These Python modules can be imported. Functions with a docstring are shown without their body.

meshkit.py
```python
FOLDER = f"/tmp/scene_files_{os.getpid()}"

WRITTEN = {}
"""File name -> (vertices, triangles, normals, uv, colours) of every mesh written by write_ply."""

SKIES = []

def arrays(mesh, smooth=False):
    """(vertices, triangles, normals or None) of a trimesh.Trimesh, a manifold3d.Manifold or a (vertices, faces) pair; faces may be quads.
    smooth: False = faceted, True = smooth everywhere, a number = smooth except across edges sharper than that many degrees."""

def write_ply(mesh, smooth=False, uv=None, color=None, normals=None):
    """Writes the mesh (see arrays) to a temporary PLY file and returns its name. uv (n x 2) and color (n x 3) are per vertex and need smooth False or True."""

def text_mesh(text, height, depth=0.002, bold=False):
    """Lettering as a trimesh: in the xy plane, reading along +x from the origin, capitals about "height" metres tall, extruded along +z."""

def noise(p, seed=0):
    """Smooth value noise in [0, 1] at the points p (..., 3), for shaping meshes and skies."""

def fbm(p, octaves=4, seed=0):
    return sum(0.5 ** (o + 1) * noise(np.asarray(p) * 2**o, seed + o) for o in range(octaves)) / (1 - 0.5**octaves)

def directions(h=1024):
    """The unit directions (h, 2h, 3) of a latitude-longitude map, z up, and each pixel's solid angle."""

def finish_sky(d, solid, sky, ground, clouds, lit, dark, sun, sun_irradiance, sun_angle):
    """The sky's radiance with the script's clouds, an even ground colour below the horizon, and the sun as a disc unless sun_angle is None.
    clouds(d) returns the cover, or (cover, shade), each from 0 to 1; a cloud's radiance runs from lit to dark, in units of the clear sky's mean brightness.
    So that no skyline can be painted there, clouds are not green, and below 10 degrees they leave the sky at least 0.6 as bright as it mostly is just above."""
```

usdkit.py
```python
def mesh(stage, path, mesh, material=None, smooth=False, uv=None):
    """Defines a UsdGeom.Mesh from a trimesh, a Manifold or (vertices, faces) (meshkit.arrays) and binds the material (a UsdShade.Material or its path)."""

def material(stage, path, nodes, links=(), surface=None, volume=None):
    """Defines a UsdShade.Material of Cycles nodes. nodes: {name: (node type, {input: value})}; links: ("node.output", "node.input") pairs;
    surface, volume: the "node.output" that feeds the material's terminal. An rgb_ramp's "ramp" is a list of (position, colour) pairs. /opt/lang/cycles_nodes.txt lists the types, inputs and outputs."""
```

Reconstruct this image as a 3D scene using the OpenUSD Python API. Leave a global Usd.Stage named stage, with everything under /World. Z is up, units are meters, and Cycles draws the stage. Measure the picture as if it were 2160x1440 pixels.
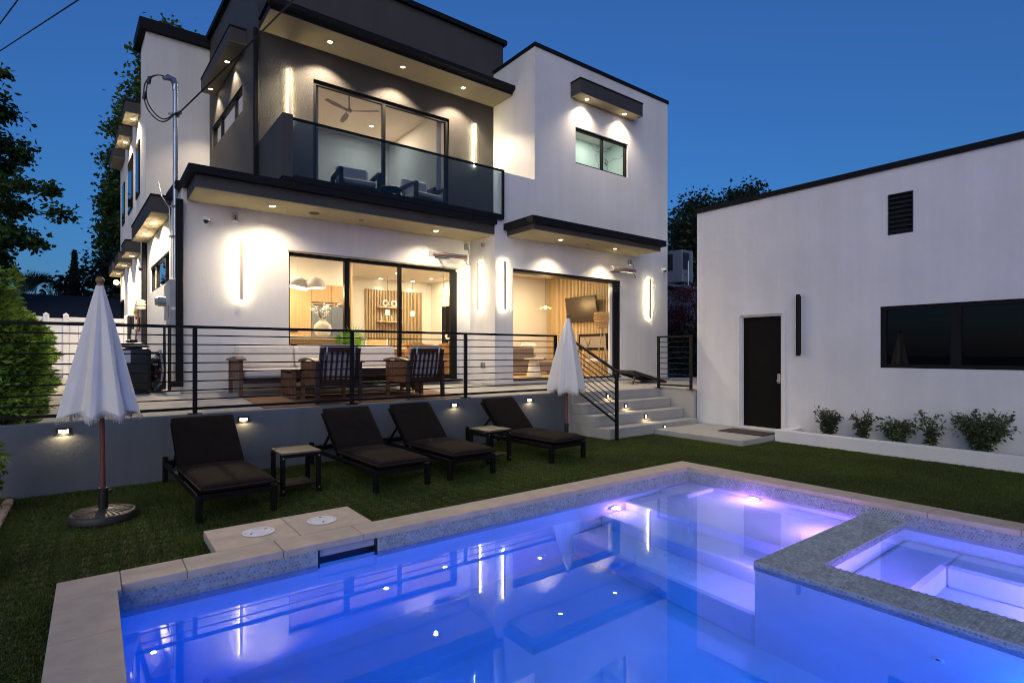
import math, random
import numpy as np, trimesh, usdkit
from meshkit import fbm, text_mesh
from shapely.geometry import Polygon, box as sbox
from pxr import Usd, UsdGeom, UsdLux, UsdShade, Gf, Sdf, Vt

PI = math.pi
rng = np.random.default_rng(7)
random.seed(7)
stage = Usd.Stage.CreateInMemory()
UsdGeom.SetStageUpAxis(stage, 'Z')
UsdGeom.Xform.Define(stage, '/World')
UsdGeom.Scope.Define(stage, '/World/Looks')

# ------------------------------------------------------------------ camera, sky, exposure
cam = UsdGeom.Camera.Define(stage, '/World/camera')
cam.CreateFocalLengthAttr(19.333)
cam.CreateHorizontalApertureAttr(36.0)
cam.CreateVerticalApertureOffsetAttr(0.405)          # level camera, slight lens shift
cam.CreateClippingRangeAttr(Gf.Vec2f(0.05, 2000))
cam.AddTranslateOp().Set(Gf.Vec3d(0, 0, 1.5))
cam.AddRotateZOp().Set(52.687 - 90)
cam.AddRotateXOp().Set(90)
cam.CreateExposureAttr(0.85)

SUN_EL, SUN_ROT = math.radians(3.0), math.radians(215)
sky = UsdLux.DomeLight.Define(stage, '/World/sky')
sm = usdkit.material(stage, '/World/Looks/dusk_sky', {
    's': ('sky_texture', dict(sky_type='single_scattering', sun_disc=False, sun_elevation=SUN_EL, sun_rotation=SUN_ROT, ozone_density=5.0)),
    'add': ('mix_color', dict(blend_type='add', fac=1.0, b=(0.07, 0.13, 0.46), use_clamp=False)),
    'b': ('background_shader', dict(strength=0.13))},
    [('s.color', 'add.a'), ('add.result', 'b.color')], surface='b.background')
UsdShade.MaterialBindingAPI.Apply(sky.GetPrim()).Bind(sm)
for k, v in dict(label='clear deep blue dusk sky above the house and trees', category='sky', kind='structure').items():
    sky.GetPrim().SetCustomDataByKey(k, v)


# the last soft afterglow from behind the camera, where the sky is still pale
glow = UsdLux.DistantLight.Define(stage, '/World/afterglow')
glow.CreateNormalizeAttr(True); glow.CreateIntensityAttr(.15); glow.CreateAngleAttr(70.0); glow.CreateColorAttr(Gf.Vec3f(1.0, .96, .95))
glow.AddRotateZOp().Set(-228.0); glow.AddRotateXOp().Set(-(90 - 24.0))

# ------------------------------------------------------------------ materials
MATS = {}
ISL = set()     # materials whose pieces each take their own tone from the primvar rnd


def M(name, col, rough=.6, var=.12, scale=6., bump=0., bscale=80., metal=0., spec=.5, coat=0., dist=.004, stretch=None, isl=0.):
    nodes = {'g': ('geometry', {}), 'mp': ('mapping', dict(scale=stretch or (1, 1, 1))),
             'n': ('noise_texture', dict(scale=scale, detail=4., roughness=.6)),
             'r': ('rgb_ramp', dict(ramp=[(.25, tuple(c * (1 - var) for c in col)), (.75, tuple(min(1, c * (1 + var)) for c in col))])),
             'p': ('principled_bsdf', dict(roughness=rough, metallic=metal, specular_ior_level=spec, coat_weight=coat))}
    links = [('g.position', 'mp.vector'), ('mp.vector', 'n.vector'), ('n.fac', 'r.fac')]
    out = 'r.color'
    if isl:
        nodes['hs'] = ('hsv', {})
        nodes['mr'] = ('map_range', dict(to_min=1 - isl, to_max=1 + isl))
        nodes['at'] = ('attribute', dict(attribute='rnd')); ISL.add(name)
        links += [('at.fac', 'mr.value'), ('mr.result', 'hs.value'), (out, 'hs.color')]
        out = 'hs.color'
    links.append((out, 'p.base_color'))
    if bump:
        nodes['bn'] = ('noise_texture', dict(scale=bscale, detail=3., roughness=.65))
        nodes['b'] = ('bump', dict(strength=bump, distance=dist))
        links += [('g.position', 'bn.vector'), ('bn.fac', 'b.height'), ('b.normal', 'p.normal')]
    MATS[name] = usdkit.material(stage, '/World/Looks/' + name, nodes, links, surface='p.BSDF')
    return MATS[name]


def stucco(name, col, bump, bscale, streak=.10, rough=.9):
    nodes = {'g': ('geometry', {}), 'mp': ('mapping', dict(scale=(2.2, 2.2, .16))),
             'n1': ('noise_texture', dict(scale=1.4, detail=5., roughness=.62)), 'n2': ('noise_texture', dict(scale=.9, detail=4., roughness=.6)),
             'a': ('math', dict(math_type='add')), 'r': ('rgb_ramp', dict(ramp=[(.35, tuple(c * (1 - streak) for c in col)), (.6, col), (.8, tuple(min(.85, c * (1 + streak * .4)) for c in col))])),
             'h': ('math', dict(math_type='multiply', value2=.5)),
             'bn': ('noise_texture', dict(scale=bscale, detail=3., roughness=.7)), 'b': ('bump', dict(strength=bump, distance=.006)),
             'p': ('principled_bsdf', dict(roughness=rough, specular_ior_level=.35))}
    MATS[name] = usdkit.material(stage, '/World/Looks/' + name, nodes,
        [('g.position', 'mp.vector'), ('mp.vector', 'n1.vector'), ('g.position', 'n2.vector'), ('n1.fac', 'a.value1'), ('n2.fac', 'a.value2'),
         ('a.value', 'h.value1'), ('h.value', 'r.fac'), ('r.color', 'p.base_color'), ('g.position', 'bn.vector'), ('bn.fac', 'b.height'), ('b.normal', 'p.normal')], surface='p.BSDF')


stucco('white_stucco', (.70, .685, .67), 1., 48, .12)
stucco('dark_stucco', (.058, .052, .048), 1.0, 110, .2, .6)
stucco('soffit_stucco', (.30, .26, .17), .9, 130, .08)
stucco('concrete', (.36, .35, .33), .35, 60, .16)
stucco('wall_concrete', (.125, .137, .155), .6, 30, .24)
stucco('interior_paint', (.68, .64, .57), .05, 60, .02)
M('trim_black', (.008, .008, .010), .6, .1, spec=.15)
M('rail_black', (.006, .006, .007), .55, .1, spec=.2)
M('frame_black', (.007, .006, .006), .5, .1, spec=.2)
M('white_plastic', (.72, .72, .70), .4, .04)
M('white_vinyl', (.74, .74, .75), .45, .04)
M('grey_metal', (.34, .36, .40), .42, .1, metal=.3)
M('galvanised', (.34, .37, .41), .32, .2, scale=30, metal=.9)
M('aluminium', (.55, .53, .5), .3, .1, metal=.9)
M('black_plastic', (.012, .012, .012), .38, .1)
M('dark_lens', (.01, .01, .012), .08, 0)
M('coping_stone', (.46, .37, .285), .75, .13, scale=9, bump=.35, bscale=90)
M('plaster', (.70, .72, .75), .8, .10, scale=1.6, bump=.06, bscale=20)
M('grout', (.34, .35, .36), .8, .15)
M('penny_glaze', (.27, .31, .33), .3, .3, scale=7, isl=.32)
M('lid_plastic', (.62, .62, .66), .5, .05)
M('turf_base', (.034, .048, .006), .95, .3, scale=5, bump=.5, bscale=200)
M('soil', (.035, .024, .017), .95, .4, scale=20, bump=.8, bscale=60, dist=.02)
M('earth', (.05, .045, .035), .95, .3, scale=.4)
M('cushion_dark', (.014, .0095, .0078), .95, .18, spec=.08, scale=14, bump=.3, bscale=400)
M('sling_dark', (.020, .018, .020), .9, .15, scale=200, bump=.2, bscale=500)
M('lounger_frame', (.006, .005, .005), .6, .2, spec=.12)
M('table_wood', (.105, .085, .05), .55, .25, scale=5, stretch=(8, 1.2, 8))
M('teak', (.135, .062, .028), .42, .3, scale=5, stretch=(7, 7, 1.5), isl=.15)
M('dark_wood', (.034, .016, .011), .4, .3, scale=6, stretch=(1.5, 6, 6))
M('cushion_white', (.66, .61, .55), .9, .05, bump=.15, bscale=120)
M('cushion_grey', (.40, .38, .38), .9, .08, bump=.2, bscale=300)
M('rug_brown', (.20, .10, .05), .9, .25, scale=5, stretch=(.5, 9, 1), bump=.4, bscale=150)
M('canvas_white', (.76, .72, .64), .85, .04, scale=5, bump=.12, bscale=260)
M('fringe', (.60, .57, .51), .9, .1)
M('finial_wood', (.23, .13, .055), .5, .2, scale=15)
M('pole_wood', (.16, .045, .025), .4, .2, scale=8, stretch=(6, 6, 1))
M('base_resin', (.035, .030, .027), .5, .15, scale=20, bump=.3)
M('wood_cabinet', (.46, .30, .14), .5, .18, scale=3, stretch=(9, 9, .6))
M('slat_oak', (.50, .36, .19), .55, .16, scale=3, stretch=(8, 8, .6), isl=.08)
M('slat_back', (.055, .035, .02), .8, .1)
M('floor_oak', (.42, .28, .15), .4, .2, scale=2, stretch=(1, 6, 1))
M('fridge_steel', (.34, .36, .37), .32, .06, metal=.7)
M('ceramic', (.62, .56, .46), .6, .08, scale=12)
M('blossom', (.78, .70, .62), .8, .1)
M('twig', (.10, .07, .04), .8, .1)
M('chair_rattan', (.42, .21, .07), .5, .25, scale=25, isl=.1)
M('sofa_fabric', (.30, .25, .20), .9, .1, bump=.2, bscale=200)
M('tv_screen', (.035, .022, .014), .35, .5, scale=.7)
M('wicker', (.50, .30, .12), .6, .2, isl=.25)
M('shade_white', (.66, .63, .58), .7, .08, scale=8)
M('roof_dark', (.022, .022, .028), .9, .2, scale=8, bump=.4, bscale=30)
M('copper', (.36, .12, .05), .35, .2, metal=.8)
M('red_plastic', (.40, .03, .03), .5, .1)
M('yellow_plastic', (.55, .42, .02), .5, .1)
M('beige_plastic', (.50, .44, .34), .5, .08)
M('bag_red', (.45, .06, .08), .8, .1)
M('bark', (.045, .035, .028), .95, .3, scale=10, bump=.8, bscale=30, dist=.02)
M('fence_timber', (.16, .10, .06), .8, .2, scale=6, stretch=(6, 6, 1))
M('edging_stone', (.33, .24, .19), .85, .25, scale=20, bump=.5)
M('mat_fibre', (.035, .022, .018), .95, .3, scale=60, bump=.5, bscale=300)
M('curtain', (.62, .62, .62), .9, .03)
M('neighbour_wall', (.12, .16, .22), .9, .1)
M('blue_lid', (.03, .06, .22), .45, .1)
M('dark_twigs', (.012, .014, .006), .95, .3)  # dark fill for the solid core added inside the hedge
M('bar_bronze', (.62, .50, .40), .6, .1)  # glare on the lit bars is put into this housing colour
M('ac_grey', (.15, .17, .20), .5, .1)
M('cable_black', (.012, .012, .014), .5, .1)
M('steel_dark', (.05, .05, .055), .35, .1, metal=.6)
M('fan_blade', (.17, .13, .13), .45, .1)
M('bottle_glass', (.55, .50, .40), .15, .1)
M('door_dark', (.006, .005, .005), .7, .2, spec=.1)


def leafmat(name, col, trans=.35, var=.5):
    ISL.add(name)
    MATS[name] = usdkit.material(stage, '/World/Looks/' + name, {
        'at': ('attribute', dict(attribute='rnd')), 'mr': ('map_range', dict(to_min=1 - var, to_max=1 + var)), 'hm': ('map_range', dict(to_min=.475, to_max=.525)),
        'g': ('geometry', {}), 'n': ('noise_texture', dict(scale=1.1, detail=3.)), 'nr': ('map_range', dict(from_min=.3, from_max=.7, to_min=.72, to_max=1.28)), 'mu': ('math', dict(math_type='multiply')),
        'hs': ('hsv', dict(color=col)), 'p': ('principled_bsdf', dict(roughness=.42, specular_ior_level=.4)),
        't': ('translucent_bsdf', {}), 'm': ('mix_closure', dict(fac=trans))},
        [('at.fac', 'mr.value'), ('at.fac', 'hm.value'), ('hm.result', 'hs.hue'), ('g.position', 'n.vector'), ('n.fac', 'nr.value'), ('nr.result', 'mu.value1'), ('mr.result', 'mu.value2'), ('mu.value', 'hs.value'), ('hs.color', 'p.base_color'), ('hs.color', 't.color'),
         ('p.BSDF', 'm.closure1'), ('t.BSDF', 'm.closure2')], surface='m.closure')


leafmat('hedge_leaf', (.135, .22, .030), .3)
leafmat('tree_leaf', (.055, .105, .024), .35)
leafmat('dark_leaf', (.014, .028, .012), .3)
leafmat('red_leaf', (.10, .016, .014), .3)
leafmat('shrub_leaf', (.060, .090, .036), .25)
leafmat('palm_leaf', (.17, .42, .02), .4, .3)
leafmat('grass_blade', (.060, .082, .008), .3, .5)


def emit(name, col, s):
    MATS[name] = usdkit.material(stage, '/World/Looks/' + name, {'e': ('emission', dict(color=col, strength=s))}, [], surface='e.emission')


WARM = (1.0, .78, .48)
emit('led_strip', (1., .87, .54), 58.)
emit('downlight_lens', (1., .86, .64), 14.)
emit('indoor_lens', (1., .84, .58), 9.)
emit('step_lens', (1., .66, .27), 9.)
emit('pool_lens', (.97, .95, 1.0), 14.)
emit('glow_warm', (1., .62, .22), 7.)
emit('glow_shade', (1., .80, .50), 2.2)
emit('glow_jar', (1., .72, .30), 2.2)


def glass(name, tint, ior=1.5, dirt=0.):
    MATS[name] = usdkit.material(stage, '/World/Looks/' + name, {
        'f': ('fresnel', dict(IOR=ior)), 't': ('transparent_bsdf', dict(color=tint)), 'g': ('glossy_bsdf', dict(color=(1, 1, 1), roughness=0.)), 'm': ('mix_closure', {})},
        [('f.fac', 'm.fac'), ('t.BSDF', 'm.closure1'), ('g.BSDF', 'm.closure2')], surface='m.closure')


glass('window_glass', (.90, .91, .90))
glass('balcony_glass', (.20, .28, .40), 1.45)
glass('dark_glass', (.05, .05, .055), 1.45)
MATS['water'] = usdkit.material(stage, '/World/Looks/water', {
    'g': ('geometry', {}), 'mp': ('mapping', dict(scale=(1, 1, 0))), 'n': ('noise_texture', dict(scale=2.6, detail=2., roughness=.5)), 'b': ('bump', dict(strength=.008, distance=.02)),
    'p': ('glass_bsdf', dict(color=(1, 1, 1), roughness=0., IOR=1.36)), 'gl': ('glossy_bsdf', dict(color=(1, 1, 1), roughness=0.)), 'mx': ('mix_closure', dict(fac=.045)), 'v': ('absorption_volume', dict(color=(.40, .84, .985), density=1.0))},
    [('g.position', 'mp.vector'), ('mp.vector', 'n.vector'), ('n.fac', 'b.height'), ('b.normal', 'p.normal'), ('b.normal', 'gl.normal'), ('p.BSDF', 'mx.closure1'), ('gl.BSDF', 'mx.closure2')], surface='mx.closure', volume='v.volume')
MATS['marble'] = usdkit.material(stage, '/World/Looks/marble', {
    'g': ('geometry', {}), 'n': ('noise_texture', dict(scale=1.3, detail=4., roughness=.6)), 'mx': ('mix_vector', dict(fac=.45)), 'v': ('voronoi_texture', dict(scale=1.7, feature='distance_to_edge')),
    'r': ('rgb_ramp', dict(ramp=[(0., (.12, .14, .13)), (.004, (.2, .22, .2)), (.009, (.58, .66, .62)), (1., (.60, .68, .64))])), 'p': ('principled_bsdf', dict(roughness=.3))},
    [('g.position', 'n.vector'), ('g.position', 'mx.a'), ('n.color', 'mx.b'), ('mx.result', 'v.vector'), ('v.distance', 'r.fac'), ('r.color', 'p.base_color')], surface='p.BSDF')


# ------------------------------------------------------------------ mesh collecting
class MB:
    def __init__(s):
        s.v, s.f, s.n = [], [], 0

    def add(s, v, f):
        v, f = np.asarray(v, float), np.asarray(f, int)
        if f.shape[1] == 4:
            f = np.vstack([f[:, [0, 1, 2]], f[:, [0, 2, 3]]])
        s.v.append(v); s.f.append(f + s.n); s.n += len(v)
        return s

    def tm(s, m):
        return s.add(m.vertices, m.faces)

    def box(s, x0, y0, z0, x1, y1, z1, b=0.):
        x0, x1 = min(x0, x1), max(x0, x1); y0, y1 = min(y0, y1), max(y0, y1); z0, z1 = min(z0, z1), max(z0, z1)
        if not b:
            return s.add([(x, y, z) for x in (x0, x1) for y in (y0, y1) for z in (z0, z1)],
                         [(0, 1, 3, 2), (4, 6, 7, 5), (0, 4, 5, 1), (2, 3, 7, 6), (0, 2, 6, 4), (1, 5, 7, 3)])
        b = min(b, (x1 - x0) * .45, (y1 - y0) * .45, (z1 - z0) * .45)
        p = []
        for x in (0, 1):
            for y in (0, 1):
                for z in (0, 1):
                    X, Y, Z = (x0, x1)[x], (y0, y1)[y], (z0, z1)[z]
                    sx, sy, sz = (b, -b)[x], (b, -b)[y], (b, -b)[z]
                    p += [(X, Y + sy, Z + sz), (X + sx, Y, Z + sz), (X + sx, Y + sy, Z)]
        return s.tm(trimesh.convex.convex_hull(np.array(p)))

    def hull(s, pts):
        return s.tm(trimesh.convex.convex_hull(np.array(pts, float)))

    def bar(s, p, q, w, h, up=(0, 0, 1)):
        p, q, up = np.array(p, float), np.array(q, float), np.array(up, float)
        d = q - p; d /= np.linalg.norm(d)
        if abs(d @ up) > .95: up = np.array((1., 0, 0)) if abs(d[0]) < .9 else np.array((0, 1., 0))
        a = np.cross(d, up); a /= np.linalg.norm(a); c = np.cross(a, d)
        a, c = a * w / 2, c * h / 2
        return s.add([p - a - c, p - a + c, p + a - c, p + a + c, q - a - c, q - a + c, q + a - c, q + a + c],
                     [(0, 1, 3, 2), (4, 6, 7, 5), (0, 4, 5, 1), (2, 3, 7, 6), (0, 2, 6, 4), (1, 5, 7, 3)])

    def tube(s, pts, r, n=8, cap=True):
        pts = np.array(pts, float); k = len(pts); r = np.broadcast_to(np.asarray(r, float), (k,))
        t = np.gradient(pts, axis=0); t /= np.linalg.norm(t, axis=1)[:, None]
        ref = np.array((0, 0, 1.)) if abs(t[0][2]) < .9 else np.array((1., 0, 0))
        v = []
        for i in range(k):
            a = np.cross(t[i], ref); a /= np.linalg.norm(a) + 1e-12; c = np.cross(t[i], a); ref = np.cross(a, t[i])
            for j in range(n):
                w = 2 * PI * j / n; v.append(pts[i] + r[i] * (a * math.cos(w) + c * math.sin(w)))
        f = [(i * n + j, i * n + (j + 1) % n, (i + 1) * n + (j + 1) % n, (i + 1) * n + j) for i in range(k - 1) for j in range(n)]
        s.add(v, f)
        if cap:
            for i, o in ((0, 1), (k - 1, -1)):
                ring = v[i * n:(i + 1) * n]
                s.add([pts[i]] + ring, [(0, 1 + j, 1 + (j + 1) % n)[::o] for j in range(n)])
        return s

    def cyl(s, c, r, h, axis='z', n=24, r2=None):
        c = np.array(c, float); d = {'x': (1, 0, 0), 'y': (0, 1, 0), 'z': (0, 0, 1)}[axis]
        return s.tube([c, c + np.array(d) * h], [r, r if r2 is None else r2], n)

    def lathe(s, prof, c=(0, 0, 0), n=24):
        v = [(c[0] + r * math.cos(2 * PI * j / n), c[1] + r * math.sin(2 * PI * j / n), c[2] + z) for r, z in prof for j in range(n)]
        f = [(i * n + j, i * n + (j + 1) % n, (i + 1) * n + (j + 1) % n, (i + 1) * n + j) for i in range(len(prof) - 1) for j in range(n)]
        return s.add(v, f)

    def ball(s, c, r, sc=(1, 1, 1), sub=2):
        m = trimesh.creation.icosphere(sub, r); return s.add(m.vertices * np.array(sc) + np.array(c), m.faces)

    def poly(s, P, h, place):
        """extrude a shapely polygon by h; place maps (u, v, w) columns to x, y, z"""
        m = trimesh.creation.extrude_polygon(P, h, engine='earcut')
        v = m.vertices; x = place(v[:, 0], v[:, 1], v[:, 2])
        f = m.faces
        out = np.stack(x, 1)
        if np.linalg.det(np.array([np.stack(place(*np.eye(3)[i]), 0) - np.stack(place(0., 0., 0.), 0) for i in range(3)])) < 0: f = f[:, ::-1]
        return s.add(out, f)

    def quad(s, a, b, c, d):
        return s.add([a, b, c, d], [(0, 1, 2, 3)])

    def shear(s, k, y0):
        for v in s.v: v[:, 0] += k * (v[:, 1] - y0)
        return s

    def rot(s, ang, c=(0, 0, 0), axis='z'):
        R = trimesh.transformations.rotation_matrix(ang, {'x': (1, 0, 0), 'y': (0, 1, 0), 'z': (0, 0, 1)}[axis], c)
        s.v = [v @ R[:3, :3].T + R[:3, 3] for v in s.v]; return s

    def move(s, d):
        s.v = [v + np.array(d, float) for v in s.v]; return s

    def get(s):
        return np.vstack(s.v), np.vstack(s.f)


def B(*a, b=0.):
    return MB().box(*a, b=b)


USED = {}
XF = {}
UNIT, DATUM = 1., 0.     # size of a drawing module in metres and the height of its datum; the house is drawn in its own modules
OWN = {}


def module(u=1., d=0.):
    global UNIT, DATUM
    UNIT, DATUM = u, d


def placed(loc, u=None):
    u, d = u or (UNIT, DATUM)
    return Gf.Vec3d(float(loc[0] * u), float(loc[1] * u), float(loc[2] * u + d))


def numbered(parent, name):
    k = (parent, name); i = USED.get(k, -1) + 1; USED[k] = i
    return f'{parent}/{name}' + (f'_{i:03d}' if i else '')


def tags(prim, label=None, cat=None, group=None, kind=None):
    for k, v in (('label', label), ('category', cat), ('group', group), ('kind', kind)):
        if v: prim.SetCustomDataByKey(k, v)


def T(name, label, cat, loc=(0, 0, 0), rz=0., group=None, kind=None, world=False):
    """a thing: an Xform whose children are its parts. world=True: its parts are given in world coordinates"""
    p = numbered('/World', name)
    x = UsdGeom.Xform.Define(stage, p)
    x.AddTranslateOp().Set(placed(loc)); x.AddRotateZOp().Set(math.degrees(rz))
    if UNIT != 1.: x.AddScaleOp().Set(Gf.Vec3f(UNIT, UNIT, UNIT))
    OWN[p] = (UNIT, DATUM)
    tags(x.GetPrim(), label, cat, group, kind)
    XF[p] = np.array(loc, float) if world else None
    return p


def islands(m, n, f):
    from scipy.sparse import coo_matrix
    from scipy.sparse.csgraph import connected_components
    k, lab = connected_components(coo_matrix((np.ones(2 * len(f)), (np.r_[f[:, 0], f[:, 1]], np.r_[f[:, 1], f[:, 2]])), shape=(n, n)), False)
    val = np.random.default_rng(k).random(k)[lab].astype(np.float32)
    UsdGeom.PrimvarsAPI(m).CreatePrimvar('rnd', Sdf.ValueTypeNames.FloatArray, 'vertex').Set(Vt.FloatArray.FromNumpy(val))


def part(parent, name, mb, mat, smooth=False, label=None, kind=None):
    p = numbered(parent, name)
    v, f = mb.get()
    off = XF.get(parent)
    if off is not None: v = v - off
    if parent == '/World': v = v * UNIT + (0, 0, DATUM)
    XF[p] = off
    m = usdkit.mesh(stage, p, (v, f), MATS[mat], smooth=smooth and mat not in ISL)
    if mat in ISL: islands(m, len(v), f)
    tags(m.GetPrim(), label, None, None, kind)
    return p


def solo(name, mb, mat, label, cat, group=None, kind=None, smooth=False):
    p = part('/World', name, mb, mat, smooth)
    tags(stage.GetPrimAtPath(p), label, cat, group, kind)
    return p


XF['/World'] = None


def dup(src, loc, rz=0., label=None, group=None, instance=True):
    sp = stage.GetPrimAtPath(src)
    name = src.rsplit('/', 1)[1]
    if name[-4:-3] == '_' and name[-3:].isdigit(): name = name[:-4]
    p = numbered('/World', name)
    x = UsdGeom.Xform.Define(stage, p)
    x.GetPrim().GetReferences().AddInternalReference(src)
    if instance: x.GetPrim().SetInstanceable(True)
    x.GetPrim().GetAttribute('xformOp:translate').Set(placed(loc, OWN[src]))
    x.GetPrim().GetAttribute('xformOp:rotateZ').Set(math.degrees(rz))
    was = sp.GetCustomData()
    tags(x.GetPrim(), label or was['label'], was['category'], group or was.get('group'))
    return p


def lamp(parent, pos, intensity, col=WARM, r=.04, cone=None, soft=.5, kind='sphere', rx=0., rz=0., w=.1, h=.1):
    """the real light of a lit lamp, inside the lamp; shines along -z (down) unless turned"""
    p = numbered(parent, 'light')
    L = {'sphere': UsdLux.SphereLight, 'disk': UsdLux.DiskLight, 'rect': UsdLux.RectLight}[kind].Define(stage, p)
    if kind == 'rect': L.CreateWidthAttr(w); L.CreateHeightAttr(h)
    else: L.CreateRadiusAttr(r)
    L.CreateIntensityAttr(float(intensity)); L.CreateColorAttr(Gf.Vec3f(*col))
    x = UsdGeom.Xformable(L); pos = np.array(pos, float)
    if XF.get(parent) is not None: pos = pos - XF[parent]
    x.AddTranslateOp().Set(Gf.Vec3d(*pos))
    if rz: x.AddRotateZOp().Set(rz)
    if rx: x.AddRotateXOp().Set(rx)
    if cone:
        s = UsdLux.ShapingAPI.Apply(L.GetPrim()); s.CreateShapingConeAngleAttr(float(cone)); s.CreateShapingConeSoftnessAttr(soft)
    return p


# ------------------------------------------------------------------ measured planes
GZ, TZ = 0., .76                      # lawn, terrace
YR, YL, YD = 10.40, 11.46, 12.15      # front planes: right block, recessed ground floor, dark upper floor
XL, XJ, XS, XR = 1.29, 7.43, 8.63, 13.85
KS = -.04                             # the left side of the house is a little out of square
XA = 9.75                             # annexe face
WZ = -.075                            # water
PX0, PX1, PY0, PY1 = .12, 5.90, -1.6, 4.13   # pool basin


def wall_y(y0, y1, P):     # polygon in (x, z), thick along y
    return MB().poly(P, y1 - y0, lambda u, v, w: (u, y0 + w, v))


def wall_x(x0, x1, P):     # polygon in (y, z), thick along x
    return MB().poly(P, x1 - x0, lambda u, v, w: (x0 + w, u, v))


# ------------------------------------------------------------------ ground, lawn, terrace
pool_out = sbox(PX0 - .30, PY0 - .3, PX1 + .28, PY1 + .28)
solo('ground', MB().poly(sbox(-300, -300, 300, 300).difference(sbox(-.1, PY0 - .2, PX1 + .2, PY1 + .2)), .05, lambda u, v, w: (u, v, w - .07)), 'earth', 'dark earth reaching out beyond the yard and house', 'ground', kind='structure')
lawn_poly = sbox(-.63, -3, 9.2, 7.57).difference(pool_out).difference(sbox(.70, 4.40, 1.89, 4.99)).difference(sbox(8.25, 4.75, 9.75, 6.5)).difference(sbox(7.05, 6.5, 9.65, 7.6))
solo('lawn', MB().poly(lawn_poly, .06, lambda u, v, w: (u, v, w - .062)), 'turf_base', 'dark green turf lawn around the pool', 'lawn', kind='structure')

terr = T('terrace', 'raised concrete terrace paved in large slabs in front of the house', 'terrace', (0, 7.7, 0), kind='structure', world=True)
part(terr, 'terrace_base', B(-1.6, 7.72, 0, 9.66, 24, .735).box(9.66, 6.62, 0, 14.5, 24, .735).box(7.06, 7.46, 0, 9.66, 7.72, .735), 'concrete')
def slab(x0, y0, x1, y1):
    m = B(x0, y0, .736, x1, y1, TZ, b=.006)
    for v in m.v:
        up = v[:, 2] > .75
        v[up, 2] += .04 * np.clip(v[up, 1] - 7.7, 0, 2.36)     # the paving falls gently away from the house
    part(terr, 'slab', m, 'concrete')


xs = [-.62, .46, 2.2, 4.0, 5.8, 7.6, 9.655]
ys = [7.70, 8.85, 10.05]
for i in range(len(xs) - 1):
    for j in range(2): slab(xs[i] + .003, ys[j], xs[i + 1] - .003, ys[j + 1] - .006)
slab(7.06, 7.45, 9.652, 7.696)
slab(9.66, 6.60, 14.4, 9.2)
for y in (10.05, 12.2, 14.4, 16.4, 18.4): slab(-.62, y, 1.28, y + 2.1)
part(terr, 'plinth', B(XL * .878 - .02, YL * .878 - .012, .74, XJ * .878, 10.2, .872).box(XJ * .878 - .012, YR * .878 - .012, .74, XR * .878 + .01, 9.6, .866), 'concrete')
part(terr, 'end_wall', B(9.635, 6.60, 0, 9.66, 7.45, .735), 'concrete')

rw = T('retaining_wall', 'long grey blue concrete retaining wall along the back of the lawn', 'wall', (3, 7.6, 0), world=True)
part(rw, 'wall_face', B(-1.8, 7.57, -.05, 7.05, 7.697, TZ, b=.008), 'wall_concrete')

st = T('garden_steps', 'concrete steps with four small lights leading up to the terrace', 'steps', (8.3, 7, 0), world=True)
for y0, y1, z in ((7.15, 7.50, .57), (6.83, 7.20, .38), (6.5, 6.9, .19)):
    part(st, 'step', B(7.05, y0, 0 if y0 < 6.6 else z - .19, 9.63, 7.448, z, b=.007), 'concrete')
part(st, 'top_riser', B(7.05, 7.447, .5, 9.63, 7.458, .755), 'concrete')

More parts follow.
